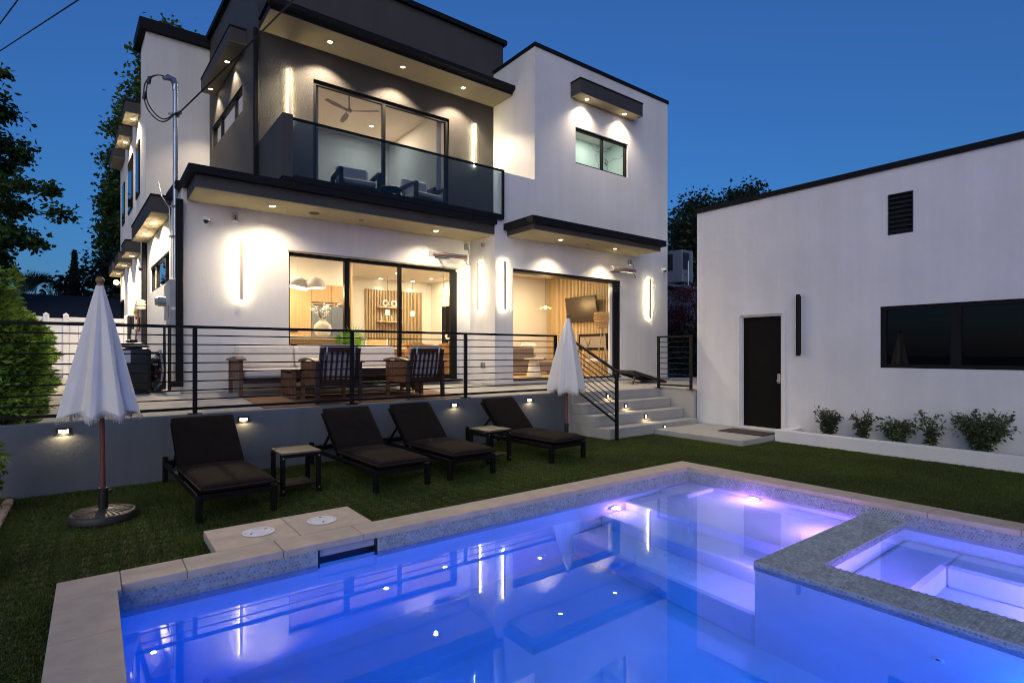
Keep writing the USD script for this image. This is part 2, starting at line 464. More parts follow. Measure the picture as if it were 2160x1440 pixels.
pad = solo('door_landing', B(8.25, 4.75, -.03, 9.745, 6.49, .10, b=.008), 'concrete', 'concrete landing slab in front of the annexe door', 'landing', kind='structure')
solo('doormat', B(8.93, 4.78, .101, 9.42, 5.62, .116, b=.004), 'mat_fibre', 'dark brown mat on the landing in front of the annexe door', 'mat')

# planter with its wall
pl = T('planter_bed', 'low white planter wall with dark soil along the annexe', 'planter', (9.3, 2, 0), world=True)
part(pl, 'planter_wall', B(9.20, -3, -.03, 9.37, 4.72, .20, b=.006), 'white_stucco')
part(pl, 'end_wall', B(9.371, 4.53, -.03, 9.748, 4.72, .198, b=.006), 'white_stucco')
part(pl, 'soil', B(9.371, -3, -.03, 9.748, 4.529, .15), 'soil')
bed = solo('planting_bed', B(-3, 3.0, -.05, -.66, 7.56, .03), 'soil', 'dark soil bed beyond the left lawn edge', 'flower bed', kind='structure')
ed = T('lawn_edging', 'pale stone edging along the left edge of the lawn', 'edging', (-.8, 6, 0), world=True)
for i in range(14):
    part(ed, 'edging_stone', B(-.70 + rng.uniform(-.012, .012), 3.6 + i * .27, -.03, -.628, 3.86 + i * .27, .05 + rng.uniform(-.008, .008), b=.012), 'edging_stone')

# ------------------------------------------------------------------ pool
pool = T('swimming_pool', 'lit swimming pool with stone coping, tile band and raised spa', 'pool', (3, 2, 0), kind='structure', world=True)
FL, XC, YC = -1.45, 3.90, 2.15
part(pool, 'basin_floor', B(PX0 - .05, PY0 - .05, FL - .1, 4.26, PY1 + .05, FL), 'plaster')
part(pool, 'left_wall', B(PX0 - .02, PY1, FL, 1.33, PY1 + .15, .029).box(1.80, PY1, FL, PX1 + .02, PY1 + .15, .029).box(1.33, PY1, FL, 1.80, PY1 + .15, -.15), 'plaster')
part(pool, 'end_wall', B(PX0 - .2, PY0 - .2, FL, PX0, PY1 + .15, .029), 'plaster')
part(pool, 'right_wall', B(PX1, PY0 - .2, FL, PX1 + .15, PY1 + .15, .029), 'plaster')
part(pool, 'near_wall', B(PX0, PY0 - .2, FL, PX1, PY0, .029), 'plaster')
part(pool, 'sun_shelf', B(4.72, YC, FL, PX1, PY1, -.36, b=.03), 'plaster')
part(pool, 'pool_step', B(4.34, YC, FL, 4.75, PY1, -.66, b=.03), 'plaster')
part(pool, 'pool_step', B(3.90, YC, FL, 4.36, PY1, -.98, b=.03), 'plaster')
part(pool, 'corner_seat', B(5.35, 3.75, -.4, PX1, PY1, -.22, b=.03), 'plaster')
# spa shell inside the pool
part(pool, 'spa_wall', B(XC, -.6, FL, 4.24, YC, -.046), 'plaster')
part(pool, 'spa_wall', B(4.24, 1.82, FL, PX1, YC, -.046), 'plaster')
part(pool, 'spa_floor', B(4.24, -.6, FL, PX1, 1.82, -1.02), 'plaster')
part(pool, 'spa_bench', B(4.24, 1.40, -1.02, PX1, 1.82, -.52, b=.04).box(5.45, -.6, -1.02, PX1, 1.42, -.521, b=.04).box(4.24, -.6, -1.02, 4.62, 1.42, -.522, b=.04), 'plaster')
part(pool, 'skimmer_mouth', B(1.34, PY1 + .11, -.14, 1.79, PY1 + .30, .028).box(1.33, PY1 - .004, -.15, 1.345, PY1 + .28, .0285).box(1.785, PY1 - .004, -.15, 1.80, PY1 + .28, .0285), 'black_plastic')


def hexes(mb, o, du, dv, nrm, w, h, gap=.004, d=.0245, tilt=0.):
    """hexagonal penny tiles in a w x h patch from o along du, dv"""
    o, du, dv, nrm = (np.array(a, float) for a in (o, du, dv, nrm))
    r = d / 2 - gap / 2; pu, pv = d, d * .866
    V, Fc, n = [], [], 0
    ang = [PI / 6 + k * PI / 3 for k in range(6)]
    ca, sa = np.cos(ang), np.sin(ang)
    tris = [(0, 1 + k, 1 + (k + 1) % 6) for k in range(6)] + [t for k in range(6) for t in ((1 + k, 7 + k, 7 + (k + 1) % 6), (1 + k, 7 + (k + 1) % 6, 1 + (k + 1) % 6))]
    tris = np.array(tris)
    j = 0
    while (j + .5) * pv < h:
        i = 0
        while (i + .5 + (j % 2) * .5) * pu < w:
            c = o + du * (i + .5 + (j % 2) * .5) * pu + dv * (j + .5) * pv
            t = .0035 + rng.uniform(-.0006, .0008)
            top = c + nrm * t
            ring = [c + r * .82 * (du * a + dv * b) + nrm * t for a, b in zip(ca, sa)]
            low = [c + r * (du * a + dv * b) for a, b in zip(ca, sa)]
            V += [top] + ring + low; Fc.append(tris + n); n += 13
            i += 1
        j += 1
    if np.cross(du, dv) @ nrm < 0: Fc = [x[:, ::-1] for x in Fc]
    mb.add(np.array(V), np.vstack(Fc))


grout = MB()
grout.box(PX0, PY1 - .006, -.20, 1.33, PY1, .028).box(1.80, PY1 - .006, -.20, PX1 - .006, PY1, .028).box(PX1 - .006, YC, -.2, PX1, PY1, .028).box(PX1 - .006, -.6, -.20, PX1, 1.82, .028)
part(pool, 'tile_bed', grout, 'grout')
hb = MB()
hexes(hb, (PX0, PY1 - .006, -.115), (1, 0, 0), (0, 0, 1), (0, -1, 0), 1.205, .14)
hexes(hb, (1.80, PY1 - .006, -.115), (1, 0, 0), (0, 0, 1), (0, -1, 0), PX1 - 1.83, .14)
hexes(hb, (PX1 - .006, 1.82, -.115), (0, 1, 0), (0, 0, 1), (-1, 0, 0), PY1 - 1.83, .14)
hexes(hb, (PX1 - .006, .2, -.115), (0, 1, 0), (0, 0, 1), (-1, 0, 0), 1.62, .14)
part(pool, 'penny_tile_band', hb, 'penny_glaze', kind='stuff')
part(pool, 'tile_bed', B(XC - .006, -.6, -.16, 4.246, YC + .006, -.042).box(4.246, 1.814, -.16, PX1 - .006, YC + .006, -.042), 'grout')
hb = MB()
hexes(hb, (XC, -.2, -.042), (1, 0, 0), (0, 1, 0), (0, 0, 1), .345, 2.355)
hexes(hb, (4.246, 1.815, -.042), (1, 0, 0), (0, 1, 0), (0, 0, 1), PX1 - 4.25, .335)
hexes(hb, (XC - .006, -.2, -.155), (0, 1, 0), (0, 0, 1), (-1, 0, 0), 2.35, .112)
hexes(hb, (XC, YC + .006, -.155), (1, 0, 0), (0, 0, 1), (0, 1, 0), 2.0, .112)
hexes(hb, (4.246, .0, -.155), (0, 1, 0), (0, 0, 1), (1, 0, 0), 1.81, .112)
hexes(hb, (4.246, 1.814, -.155), (1, 0, 0), (0, 0, 1), (0, -1, 0), 1.64, .112)
part(pool, 'penny_tile_ledge', hb, 'penny_glaze', kind='stuff')
# coping stones
def stone(x0, y0, x1, y1, z0=.03, z1=.08):
    part(pool, 'coping_stone', B(x0 + .002, y0 + .002, z0, x1 - .002, y1 - .002, z1 + rng.uniform(-.001, .001), b=.003), 'coping_stone')
part(pool, 'coping_bed', B(-.175, PY0 - .2, -.03, PX0 - .02, PY1 + .27, .031).box(PX0 - .02, PY1 + .03, -.03, PX1 + .27, PY1 + .27, .031).box(PX1 + .03, PY0, -.03, PX1 + .27, PY1 + .27, .031).box(.705, PY1 + .26, -.03, 1.875, 4.985, .031), 'grout')
y = PY1 - .07
stone(-.18, y, PX0 + .02, PY1 + .28)
while y > PY0 - .2:
    stone(-.18, y - .57, PX0, y); y -= .57
xx = [PX0 + .02, .49, 1.09, 1.69]
while xx[-1] < PX1 - .3: xx.append(xx[-1] + .605)
xx[-1] = PX1
for a, b in zip(xx, xx[1:]): stone(a, PY1, b, PY1 + .28)
stone(PX1, PY1, PX1 + .28, PY1 + .28)
y = PY1
while y > PY0 - .2:
    stone(PX1, y - .62, PX1 + .28, y); y -= .62
stone(.70, PY1 + .28, 1.29, 4.99); stone(1.29, PY1 + .28, 1.88, 4.99)
part(pool, 'main_drain', MB().lathe([(0, .012), (.10, .012), (.12, 0)], (4.95, 1.0, -1.02), 28), 'white_plastic', smooth=30)
dr = MB()
for r_, n_ in ((.03, 6), (.055, 12), (.08, 18)):
    for k in range(n_): dr.cyl((4.95 + r_ * math.cos(k * 2 * PI / n_), 1.0 + r_ * math.sin(k * 2 * PI / n_), -1.009), .006, .003, n=6)
part(pool, 'drain_holes', dr, 'black_plastic')
part(pool, 'return_jet', MB().lathe([(.012, .004), (.02, .008), (.036, .0)], n=20).rot(-PI / 2, axis='y').move((XC - .001, 1.04, -.58)), 'white_plastic', smooth=30)
part(pool, 'jet_hole', MB().cyl((XC - .006, 1.04, -.58), .012, .003, 'x', 12), 'black_plastic')
wp = MB()
main = Polygon([(PX0 - .01, PY0 - .02), (XC + .02, PY0 - .02), (XC + .02, YC - .02), (PX1 + .01, YC - .02), (PX1 + .01, PY1 + .01), (PX0 - .01, PY1 + .01)])
for P_, zb in ((main, FL - .05), (sbox(4.22, -.62, PX1 + .01, 1.84), -1.08)):
    wp.poly(P_, WZ - zb, lambda u, v, w: (u, v, zb + w))
solo('pool_water', wp, 'water', 'still clear water filling the pool and spa', 'water', kind='structure')
for i, (x, y) in enumerate(((1.045, 4.69), (1.545, 4.69))):
    lid = T('skimmer_lid', ('round white skimmer lid on the coping slab, nearer the pool corner', 'round white skimmer lid on the coping slab, nearer the loungers')[i], 'lid', (x, y, .0805), i * .9, group='skimmer lids')
    part(lid, 'rim', MB().lathe([(.098, 0), (.122, 0), (.122, .004), (.118, .006), (.100, .006), (.098, 0)], n=36), 'lid_plastic', smooth=30)
    part(lid, 'cover', MB().lathe([(.096, 0), (.096, .005), (.07, .008), (0, .0085)], n=36), 'lid_plastic', smooth=30)
    part(lid, 'finger_hole', MB().cyl((.06, .035, .006), .011, .004, n=12).cyl((-.06, -.035, .006), .011, .004, n=12), 'black_plastic')
    part(lid, 'raised_ring', MB().lathe([(.045, .0078), (.047, .010), (.050, .010), (.052, .0078)], n=30), 'lid_plastic')


def pool_light(name, label, pos, d, col, inten, lens=True, r=.055, cone=None):
    """a round niche light on the wall at pos facing d (unit x/y)"""
    a = math.atan2(d[1], d[0])
    t = T('pool_light', label, 'pool light', pos, a, group='underwater pool lights')
    part(t, 'ring', MB().lathe([(.045, 0), (.075, 0), (.07, .012), (.05, .018), (.045, .01)], n=24).rot(PI / 2, axis='y'), 'white_plastic', smooth=30)
    part(t, 'lens', MB().lathe([(.046, .01), (.03, .016), (0, .018)], n=20).rot(PI / 2, axis='y'), 'pool_lens', smooth=30)
    lamp(t, (.06, 0, 0), inten, col, r, kind='sphere')
    return t


BLUE, LAV, PINK = (.006, .15, 1.), (.58, .19, 1.), (.9, .22, 1.)
pool_light('a', 'white pool light low on the far wall above the sun shelf', (PX1 - .008, 3.25, -.27), (-1, 0), LAV, 260, r=.03)
pool_light('b', 'pool light at the side wall where the steps begin', (4.55, PY1 - .008, -.50), (0, -1), LAV, 90, r=.03)
pool_light('c', 'pool light on the near wall shining into the deep water', (3.72, PY0 + .01, -.5), (0, 1), (.11, .19, 1.), 640)
pool_light('d', 'blue pool light on the outer face of the spa', (XC - .008, .35, -.6), (-1, 0), BLUE, 260)
pool_light('j', 'added unseen blue light on the left end wall tinting the spa face', (PX0 + .01, 1.0, -.6), (1, 0), BLUE, 260)  # unseen light, added to turn the outer spa face bluer
pool_light('e', 'bright white spa light on the bench riser', (5.44, .55, -.78), (-1, 0), LAV, 800, r=.03)
pool_light('f', 'pink tinted spa light behind the tiled ledge', (4.63, .35, -.75), (1, 0), PINK, 60, r=.03)
pool_light('g', 'added unseen violet light on the spa wall evening out the sun shelf', (5.3, YC + .01, -.24), (0, 1), LAV, 260, r=.03)  # added out of view behind the spa wall to even the shelf glow
pool_light('h', 'added unseen violet light on the spa wall colouring the steps', (4.1, YC + .01, -.45), (0, 1), LAV, 220, r=.03)  # added out of view to lay violet on the steps
pool_light('i', 'added unseen violet light behind the tiled ledge brightening the spa', (4.25, 1.0, -.30), (1, 0), LAV, 560, r=.03)  # extra hidden light, added to brighten the spa
#CONTINUE
# ------------------------------------------------------------------ the house
HM = (.878, .183)
module(*HM)
H = T('house', 'modern white and charcoal two storey house lit up at dusk', 'house', (XL, YL, TZ), world=True)
RX1 = 14.0
# ground floor, recessed left front: window + door opening
op = Polygon([(4.34, .88), (7.03, .88), (7.03, 3.53), (3.12, 3.53), (3.12, 1.65), (4.34, 1.65)])
part(H, 'front_wall', wall_y(YL, YL + .16, sbox(XL, .70, XJ + .1, 4.5).difference(op)), 'white_stucco')
# right block front
rb = Polygon([(XJ, .7), (XR, .7), (XR, 9.03), (XS, 9.03), (XS, 5.75), (7.64, 5.75), (7.64, 4.60), (XJ, 4.60)])
part(H, 'front_wall', wall_y(YR, YR + .16, rb.difference(sbox(7.96, .86, 11.75, 3.52)).difference(sbox(10.01, 6.45, 12.05, 7.40))), 'white_stucco')
part(H, 'return_wall', B(XJ, YR + .16, .70, XJ + .15, YL, 4.5), 'white_stucco')
part(H, 'side_wall', B(XS, YR + .16, 4.6, XS + .14, YD + .3, 9.03), 'white_stucco')
part(H, 'side_wall', B(XR - .16, YR + .16, .70, XR, 24, 9.03), 'white_stucco')
# upper dark storey
part(H, 'dark_front_wall', wall_y(YD, YD + .16, sbox(2.70, 4.55, 8.95, 9.92).difference(sbox(3.82, 4.66, 7.24, 7.47))), 'dark_stucco')
part(H, 'dark_side_wall', wall_x(2.70, 2.86, sbox(YD + .16, 4.55, 17.2, 9.92).difference(sbox(13.38, 6.9, 16.5, 7.49))).shear(KS, YD), 'dark_stucco')
part(H, 'dark_end_wall', B(8.79, YD + .16, 9.0, 8.95, 20, 9.92), 'dark_stucco')
# left ground floor side, a little out of square, and the rooms beyond
part(H, 'left_wall', wall_x(XL, XL + .15, sbox(YL + .16, .70, 24.1, 4.6).difference(sbox(13.05, 2.95, 16.0, 3.58))).shear(KS, YL), 'white_stucco')
part(H, 'tower_wall', MB().box(1.29, 16.8, 4.55, 2.75, 16.95, 9.70).box(1.29, 16.95, 4.55, 1.44, 17.9, 9.70).shear(KS, YL).box(1.25, 17.9, 4.55, 2.7, 18.05, 9.70), 'white_stucco')
part(H, 'left_upper_wall', B(1.29, 17.91, 4.60, 1.45, 24.1, 8.28).shear(KS, YL), 'white_stucco')
part(H, 'rear_wall', B(.9, 24.1, .7, RX1, 24.25, 8.3), 'white_stucco')
# roofs and dark coping
part(H, 'flat_roof', B(8.79, YR + .16, 8.80, XR - .16, 24, 8.9).box(2.86, YD + .16, 9.5, 8.79, 20, 9.6).box(1.45, 18.06, 8.1, 2.8, 24.1, 8.2).box(1.5, 17., 9.3, 2.7, 17.9, 9.4), 'roof_dark')
part(H, 'roof_coping', B(XS - .02, YR - .03, 9.03, XR + .03, YR + .18, 9.125).box(XS - .02, YR + .18, 9.03, XS + .16, YD - .002, 9.125).box(XR - .18, YR + .18, 9.03, XR + .03, 24, 9.125), 'trim_black')
part(H, 'roof_coping', B(2.62, YD - .09, 9.92, 9.03, YD + .2, 10.04).box(8.77, YD + .2, 9.92, 9.03, 20, 10.04), 'trim_black')
part(H, 'roof_coping', B(2.60, YD + .2, 9.922, 2.88, 17.2, 10.042).shear(KS, YD), 'trim_black')
part(H, 'roof_coping', MB().box(1.14, 16.68, 9.70, 2.72, 17.0, 9.98).box(1.14, 17.0, 9.70, 1.48, 18.1, 9.98).shear(KS, YL), 'trim_black')
part(H, 'roof_coping', B(1.20, 18.1, 8.28, 1.5, 24.2, 8.42).shear(KS, YL), 'trim_black')

# canopies: stucco box, soffit, metal drip edge
def canopy(x0, y0, x1, y1, z0, z1, cap=.10, capz=.12, k=None, y_ref=0, left=True, right=True, mat='dark_stucco', name='canopy'):
    c = part(H, name, B(x0, y0, z0 + .012, x1, y1, z1) if k is None else B(x0, y0, z0 + .012, x1, y1, z1).shear(k, y_ref), mat)
    s = B(x0 + .004, y0 + .004, z0, x1 - .004, y1 - .002, z0 + .011)
    e = B(x0 - (cap if left else 0), y0 - cap, z1 - .02, x1 + (cap if right else 0), y1 - .003, z1 + capz)
    if k is not None: s.shear(k, y_ref); e.shear(k, y_ref)
    part(c, 'soffit', s, 'soffit_stucco'); part(c, 'drip_edge', e, 'trim_black')
    return c


canopy(1.35, 10.42, XJ - .002, YL - .002, 4.245, 4.49, .11, .11, right=False)
canopy(7.78, 9.42, 12.25, YR - .002, 4.245, 4.40, .11, .13)
part(H, 'balcony_deck', B(2.71, 10.30, 4.605, 7.62, YD - .002, 4.66), 'trim_black')
part(H, 'balcony_deck', B(7.62, YR + .162, 4.605, XS - .002, YD - .002, 4.66), 'trim_black')
part(H, 'lower_roof', MB().box(1.31, YL + .002, 4.50, 2.95, 16.79, 4.56).shear(KS, YL), 'roof_dark')
part(H, 'roof_coping', MB().box(1.19, YL + .1, 4.50, 1.36, 12.7, 4.62).shear(KS, YL), 'trim_black')
part(H, 'roof_coping', MB().box(1.19, 16.3, 4.56, 1.36, 16.79, 4.66).shear(KS, YL), 'trim_black')
part(H, 'front_infill_wall', B(7.44, YR + .162, 4.4, XS + .1, YL, 4.6), 'white_stucco')
# roof overhang above the balcony
ov = part(H, 'roof_overhang', B(2.72, 11.29, 8.152, XS - .002, YD - .002, 8.26), 'trim_black')
part(ov, 'soffit', B(2.725, 11.292, 8.14, XS - .004, YD - .003, 8.151), 'soffit_stucco')
part(ov, 'gutter', MB().poly(Polygon([(11.17, 8.35), (11.17, 8.25), (11.22, 8.235), (11.27, 8.20), (11.288, 8.20), (11.288, 8.35)]), XS - 2.70, lambda u, v, w: (2.69 + w, u, v)), 'trim_black')
part(ov, 'roof_slope', MB().hull([(x, y, z) for x in (2.70, XS - .003) for y, z in ((11.2, 8.352), (11.2, 8.36), (YD - .003, 8.352), (YD - .003, 8.62))]), 'roof_dark')
# small awnings with lights
canopy(9.83, 10.03, 12.25, YR - .002, 8.10, 8.47, .012, .02, name='window_awning')
canopy(2.37, 13.05, 2.698, 16.1, 8.20, 8.53, .012, .02, k=KS, y_ref=YD, right=False, name='window_awning')
canopy(.95, 12.75, 1.288, 16.35, 4.235, 4.58, .012, .02, k=KS, y_ref=YL, right=False, name='window_awning')
for y0, y1, zz in ((17.92, 19.14, 4.20), (20.12, 21.47, 4.20), (22.43, 24.05, 4.20), (17.95, 19.0, 7.95), (20.0, 21.3, 7.95), (22.3, 23.8, 7.95)):
    canopy(.95, y0, 1.288, y1, zz, zz + .32, .012, .02, k=KS, y_ref=YL, right=False, name='window_awning')

# downspouts
part(H, 'downspout', B(1.17, 11.34, .98, 1.285, 11.44, 4.24, b=.012).box(1.09, 11.33, .90, 1.285, 11.43, .985, b=.012), 'trim_black')
part(H, 'downspout', B(2.60, 12.05, 4.57, 2.695, 12.145, 8.13, b=.012), 'trim_black')
part(H, 'downspout', B(1.18, 16.55, .77, 1.285, 16.66, 4.3, b=.012).shear(KS, YL), 'trim_black')
part(H, 'downspout', MB().tube([(9.0, YD + .5, 9.86), (9.0, YD + .5, 9.7), (9.12, YD + .5, 9.55), (9.12, YD + .5, 8.9)], .045, 8), 'trim_black')
part(H, 'splash_block', B(1.02, 11.22, .762, 1.22, 11.42, .84, b=.01), 'white_plastic')

# ---- windows and doors
def glazing(p, quads, mat='window_glass'):
    for q in quads: part(p, 'pane', MB().quad(*q), mat)


def frame_y(name, x0, x1, z0, z1, y, muls=(), w=.05, d=.09, mat='frame_black', top=None, glassmat='window_glass', bottom=None):
    """framed glazing in a wall facing -y"""
    top = w if top is None else top; bottom = w if bottom is None else bottom
    f = B(x0, y, z1 - top, x1, y + d, z1).box(x0, y, z0, x1, y + d, z0 + bottom).box(x0, y, z0 + bottom, x0 + w, y + d, z1 - top).box(x1 - w, y, z0 + bottom, x1, y + d, z1 - top)
    p = part(H, name, f, mat)
    edges = [x0 + w] + [m for m in muls] + [x1 - w]
    for m in muls: part(p, 'mullion', B(m - w / 2, y + .004, z0 + bottom, m + w / 2, y + d - .004, z1 - top), mat)
    for a, b in zip(edges, edges[1:]):
        a += 0 if a == edges[0] else w / 2; b -= 0 if b == edges[-1] else w / 2
        part(p, 'pane', MB().quad((a, y + d * .5, z0 + bottom), (b, y + d * .5, z0 + bottom), (b, y + d * .5, z1 - top), (a, y + d * .5, z1 - top)), glassmat)
    return p


frame_y('kitchen_window', 3.12, 4.31, 1.65, 3.53, YL + .06, w=.035, top=.07)
frame_y('sliding_door', 4.31, 7.03, .88, 3.53, YL + .05, muls=(5.57,), w=.075, top=.075, bottom=.10)
part(H, 'door_jamb', B(6.86, YL - .012, .88, 7.04, YL + .045, 3.46), 'frame_black')
part(H, 'door_sill', B(4.36, YL - .16, .84, 7.12, YL - .001, .875), 'frame_black')
part(H, 'door_head_trim', B(3.10, YL - .015, 3.532, 7.06, YL + .05, 3.56), 'soffit_stucco')
sd = part(H, 'stacked_sliding_door', B(11.52, YR + .03, .88, 11.745, YR + .24, 3.46), 'frame_black')
part(H, 'door_track', B(7.965, YR + .02, 3.45, 11.745, YR + .26, 3.518), 'frame_black')
part(H, 'door_track', B(7.965, YR - .02, .83, 11.745, YR + .26, .862), 'frame_black')
part(H, 'white_door_stile', B(11.42, YR + .10, .87, 11.515, YR + .16, 3.44), 'white_plastic')
frame_y('balcony_door', 3.82, 7.24, 4.66, 7.47, YD + .05, muls=(5.49,), w=.075, top=.085)
frame_y('upper_window', 10.01, 12.05, 6.45, 7.40, YR + .05, muls=(11.08,), w=.05, mat='frame_black')


def frame_x(name, y0, y1, z0, z1, x, muls, x_ref, y_ref, mats, w=.045, d=.07, fmat='frame_black'):
    f = B(x, y0, z1 - w, x + d, y1, z1).box(x, y0, z0, x + d, y1, z0 + w).box(x, y0, z0 + w, x + d, y0 + w, z1 - w).box(x, y1 - w, z0 + w, x + d, y1, z1 - w)
    p = part(H, name, f.shear(KS, y_ref), fmat)
    for m in muls: part(p, 'mullion', B(x + .004, m - w / 2, z0 + w, x + d - .004, m + w / 2, z1 - w).shear(KS, y_ref), fmat)
    e = [y0 + w] + list(muls) + [y1 - w]
    for a, b, g in zip(e, e[1:], mats):
        part(p, 'pane', MB().quad((x + .04, a, z0 + w), (x + .04, b, z0 + w), (x + .04, b, z1 - w), (x + .04, a, z1 - w)).shear(KS, y_ref), 'window_glass')
        if g: part(p, 'blind', MB().box(x + .09, a, z0 + w, x + .10, b, z1 - w).shear(KS, y_ref), g)
    return p


frame_x('dark_side_window', 13.38, 16.5, 6.9, 7.49, 2.73, (14.2, 15.6), 2.7, YD, ('beige_plastic', 'curtain', 'beige_plastic'), w=.05)
frame_x('ground_side_window', 13.05, 16.0, 2.95, 3.58, 1.32, (13.75, 15.2), 1.29, YL, ('beige_plastic', None, 'beige_plastic'), w=.05)
for y0, y1, z0, z1 in ((18.12, 18.95, 5.85, 7.35), (19.9, 21.15, 5.84, 7.45), (22.4, 23.2, 5.85, 7.2), (18.0, 19.0, 2.1, 3.4), (20.3, 21.2, 2.1, 3.4), (22.7, 23.7, 1.6, 3.3)):
    f = part(H, 'side_window', MB().box(1.262, y0, z0, 1.288, y1, z1).shear(KS, YL), 'frame_black')
    part(f, 'pane', MB().box(1.256, y0 + .06, z0 + .06, 1.261, y1 - .06, z1 - .06).shear(KS, YL), 'dark_glass')

# balcony balustrade
pier = part(H, 'balcony_low_wall', B(2.69, 10.28, 4.665, 2.87, YD - .002, 5.80, b=.006), 'dark_stucco')
bal = part(H, 'balcony_glass', MB().quad((2.872, 10.34, 4.68), (7.63, 10.34, 4.68), (7.63, 10.34, 5.73), (2.872, 10.34, 5.73)), 'balcony_glass')
part(bal, 'top_rail', B(2.872, 10.315, 5.73, 7.635, 10.365, 5.765), 'rail_black')
part(bal, 'end_post', B(7.60, 10.31, 4.662, 7.636, 10.38, 5.728), 'rail_black')
part(bal, 'base_channel', B(2.872, 10.31, 4.661, 7.60, 10.38, 4.72), 'rail_black')

# ---- room shells
IN = 'interior_paint'
part(H, 'living_floor', B(1.30, YL + .17, .80, 9.6, 17.2, .868).box(7.6, YR + .17, .80, 13.6, YL + .17, .868).box(9.6, YL + .17, .8, 13.6, 14, .868), 'floor_oak')
part(H, 'living_ceiling', B(1.30, YL + .17, 3.92, 9.6, 17.2, 4.0).box(7.59, YR + .17, 3.92, 12.0, YL + .17, 4.0).box(9.6, YL + .17, 3.92, 12.0, 14, 4.0), IN)
part(H, 'interior_wall', B(5.24, 17.0, .868, 9.5, 17.1, 3.92).box(9.4, 13.82, .868, 9.5, 17.0, 3.92), IN)
part(H, 'interior_wall', B(9.41, 13.70, .868, 11.95, 13.81, 3.92), IN)
part(H, 'interior_wall', B(1.6, 14.40, .868, 5.3, 14.5, 3.92).box(5.23, 14.5, .868, 5.34, 17.0, 3.92), IN)
part(H, 'interior_wall', B(1.5, YL + .17, .868, 1.6, 14.4, 3.92), IN)
part(H, 'interior_wall', B(11.92, YR + .17, .868, 12.0, 13.8, 3.92), IN)
part(H, 'bedroom_wall', B(2.9, 16.1, 4.66, 7.5, 16.2, 8.0).box(7.4, YD + .17, 4.66, 7.5, 16.1, 8.0).box(2.95, YD + .17, 4.66, 3.05, 16.1, 6.8), IN)
part(H, 'bedroom_ceiling', B(2.9, YD + .17, 8.0, 7.5, 16.2, 8.1), IN)
part(H, 'bedroom_floor', B(2.9, YD + .17, 4.60, 7.5, 16.2, 4.66), 'floor_oak')
part(H, 'bathroom_wall', B(9.3, 11.9, 4.7, 12.9, 12.0, 8.0).box(12.8, YR + .17, 4.7, 12.9, 11.9, 8.0).box(9.2, YR + .17, 4.7, 9.3, 12.0, 8.0), 'marble')
part(H, 'bathroom_ceiling', B(9.2, YR + .17, 7.9, 12.9, 12.0, 7.99), IN)
part(H, 'bathroom_floor', B(9.2, YR + .17, 4.62, 12.9, 12.0, 4.7), IN)

# ------------------------------------------------------------------ annexe
module()
AN = T('annexe', 'low white stucco annexe with black roof edge at the right', 'outbuilding', (XA, 6.6, 0), world=True)
AH = 4.32
part(AN, 'front_wall', wall_x(XA, XA + .18, sbox(-5, -.05, 6.6, AH).difference(sbox(4.86, .12, 5.67, 2.20)).difference(sbox(.45, 1.27, 3.34, 2.22)).difference(sbox(2.90, 3.31, 3.23, 3.93))), 'white_stucco')
part(AN, 'end_wall', B(XA + .18, 6.45, -.05, 15, 6.6, AH), 'white_stucco')
part(AN, 'back_wall', B(14.8, -5, -.05, 15, 6.45, AH), 'white_stucco')
part(AN, 'flat_roof', B(XA + .18, -5, 4.1, 14.8, 6.45, 4.2), 'roof_dark')
part(AN, 'roof_edge', B(XA - .035, -5, AH, XA + .2, 6.635, AH + .09).box(XA + .2, 6.42, AH, 15.03, 6.635, AH + .09), 'trim_black')
dr = part(AN, 'door', B(XA + .075, 4.90, .135, XA + .12, 5.63, 2.165), 'door_dark')
part(dr, 'door_trim', B(XA - .018, 5.672, .10, XA + .10, 5.72, 2.25).box(XA - .018, 4.81, .10, XA + .10, 4.858, 2.25).box(XA - .018, 4.859, 2.202, XA + .10, 5.671, 2.25).box(XA - .02, 4.86, .098, XA + .11, 5.67, .132), 'white_stucco')
part(dr, 'door_jamb', B(XA + .02, 5.632, .133, XA + .14, 5.67, 2.2).box(XA + .02, 4.86, .133, XA + .14, 4.898, 2.2).box(XA + .02, 4.898, 2.167, XA + .14, 5.632, 2.2), 'white_stucco')
part(dr, 'handle', B(XA + .045, 4.925, .95, XA + .074, 4.985, 1.13, b=.02).ball((XA + .03, 4.955, 1.0), .026).cyl((XA + .028, 4.955, 1.09), .018, .02, 'x', 14), 'aluminium', smooth=30)
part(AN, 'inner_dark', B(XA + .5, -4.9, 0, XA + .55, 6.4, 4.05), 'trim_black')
wn = part(AN, 'window', B(XA + .03, .45, 2.16, XA + .11, 3.34, 2.219).box(XA + .03, .45, 1.271, XA + .11, 3.34, 1.33).box(XA + .03, 3.27, 1.33, XA + .11, 3.34, 2.16).box(XA + .03, .45, 1.33, XA + .11, .52, 2.16), 'frame_black')
for m in (2.40, 1.42): part(wn, 'mullion', B(XA + .025, m - .06, 1.33, XA + .105, m + .06, 2.16), 'frame_black')
for a, b in ((3.27, 2.46), (2.34, 1.48), (1.36, .52)): part(wn, 'pane', MB().quad((XA + .07, a, 1.33), (XA + .07, b, 1.33), (XA + .07, b, 2.16), (XA + .07, a, 2.16)), 'dark_glass')
vt = part(AN, 'vent', B(XA - .006, 2.90, 3.31, XA + .06, 2.915, 3.93).box(XA - .006, 3.215, 3.31, XA + .06, 3.23, 3.93).box(XA - .006, 2.915, 3.31, XA + .06, 3.215, 3.325).box(XA - .006, 2.915, 3.915, XA + .06, 3.215, 3.93).box(XA + .07, 2.90, 3.31, XA + .075, 3.23, 3.93), 'steel_dark')
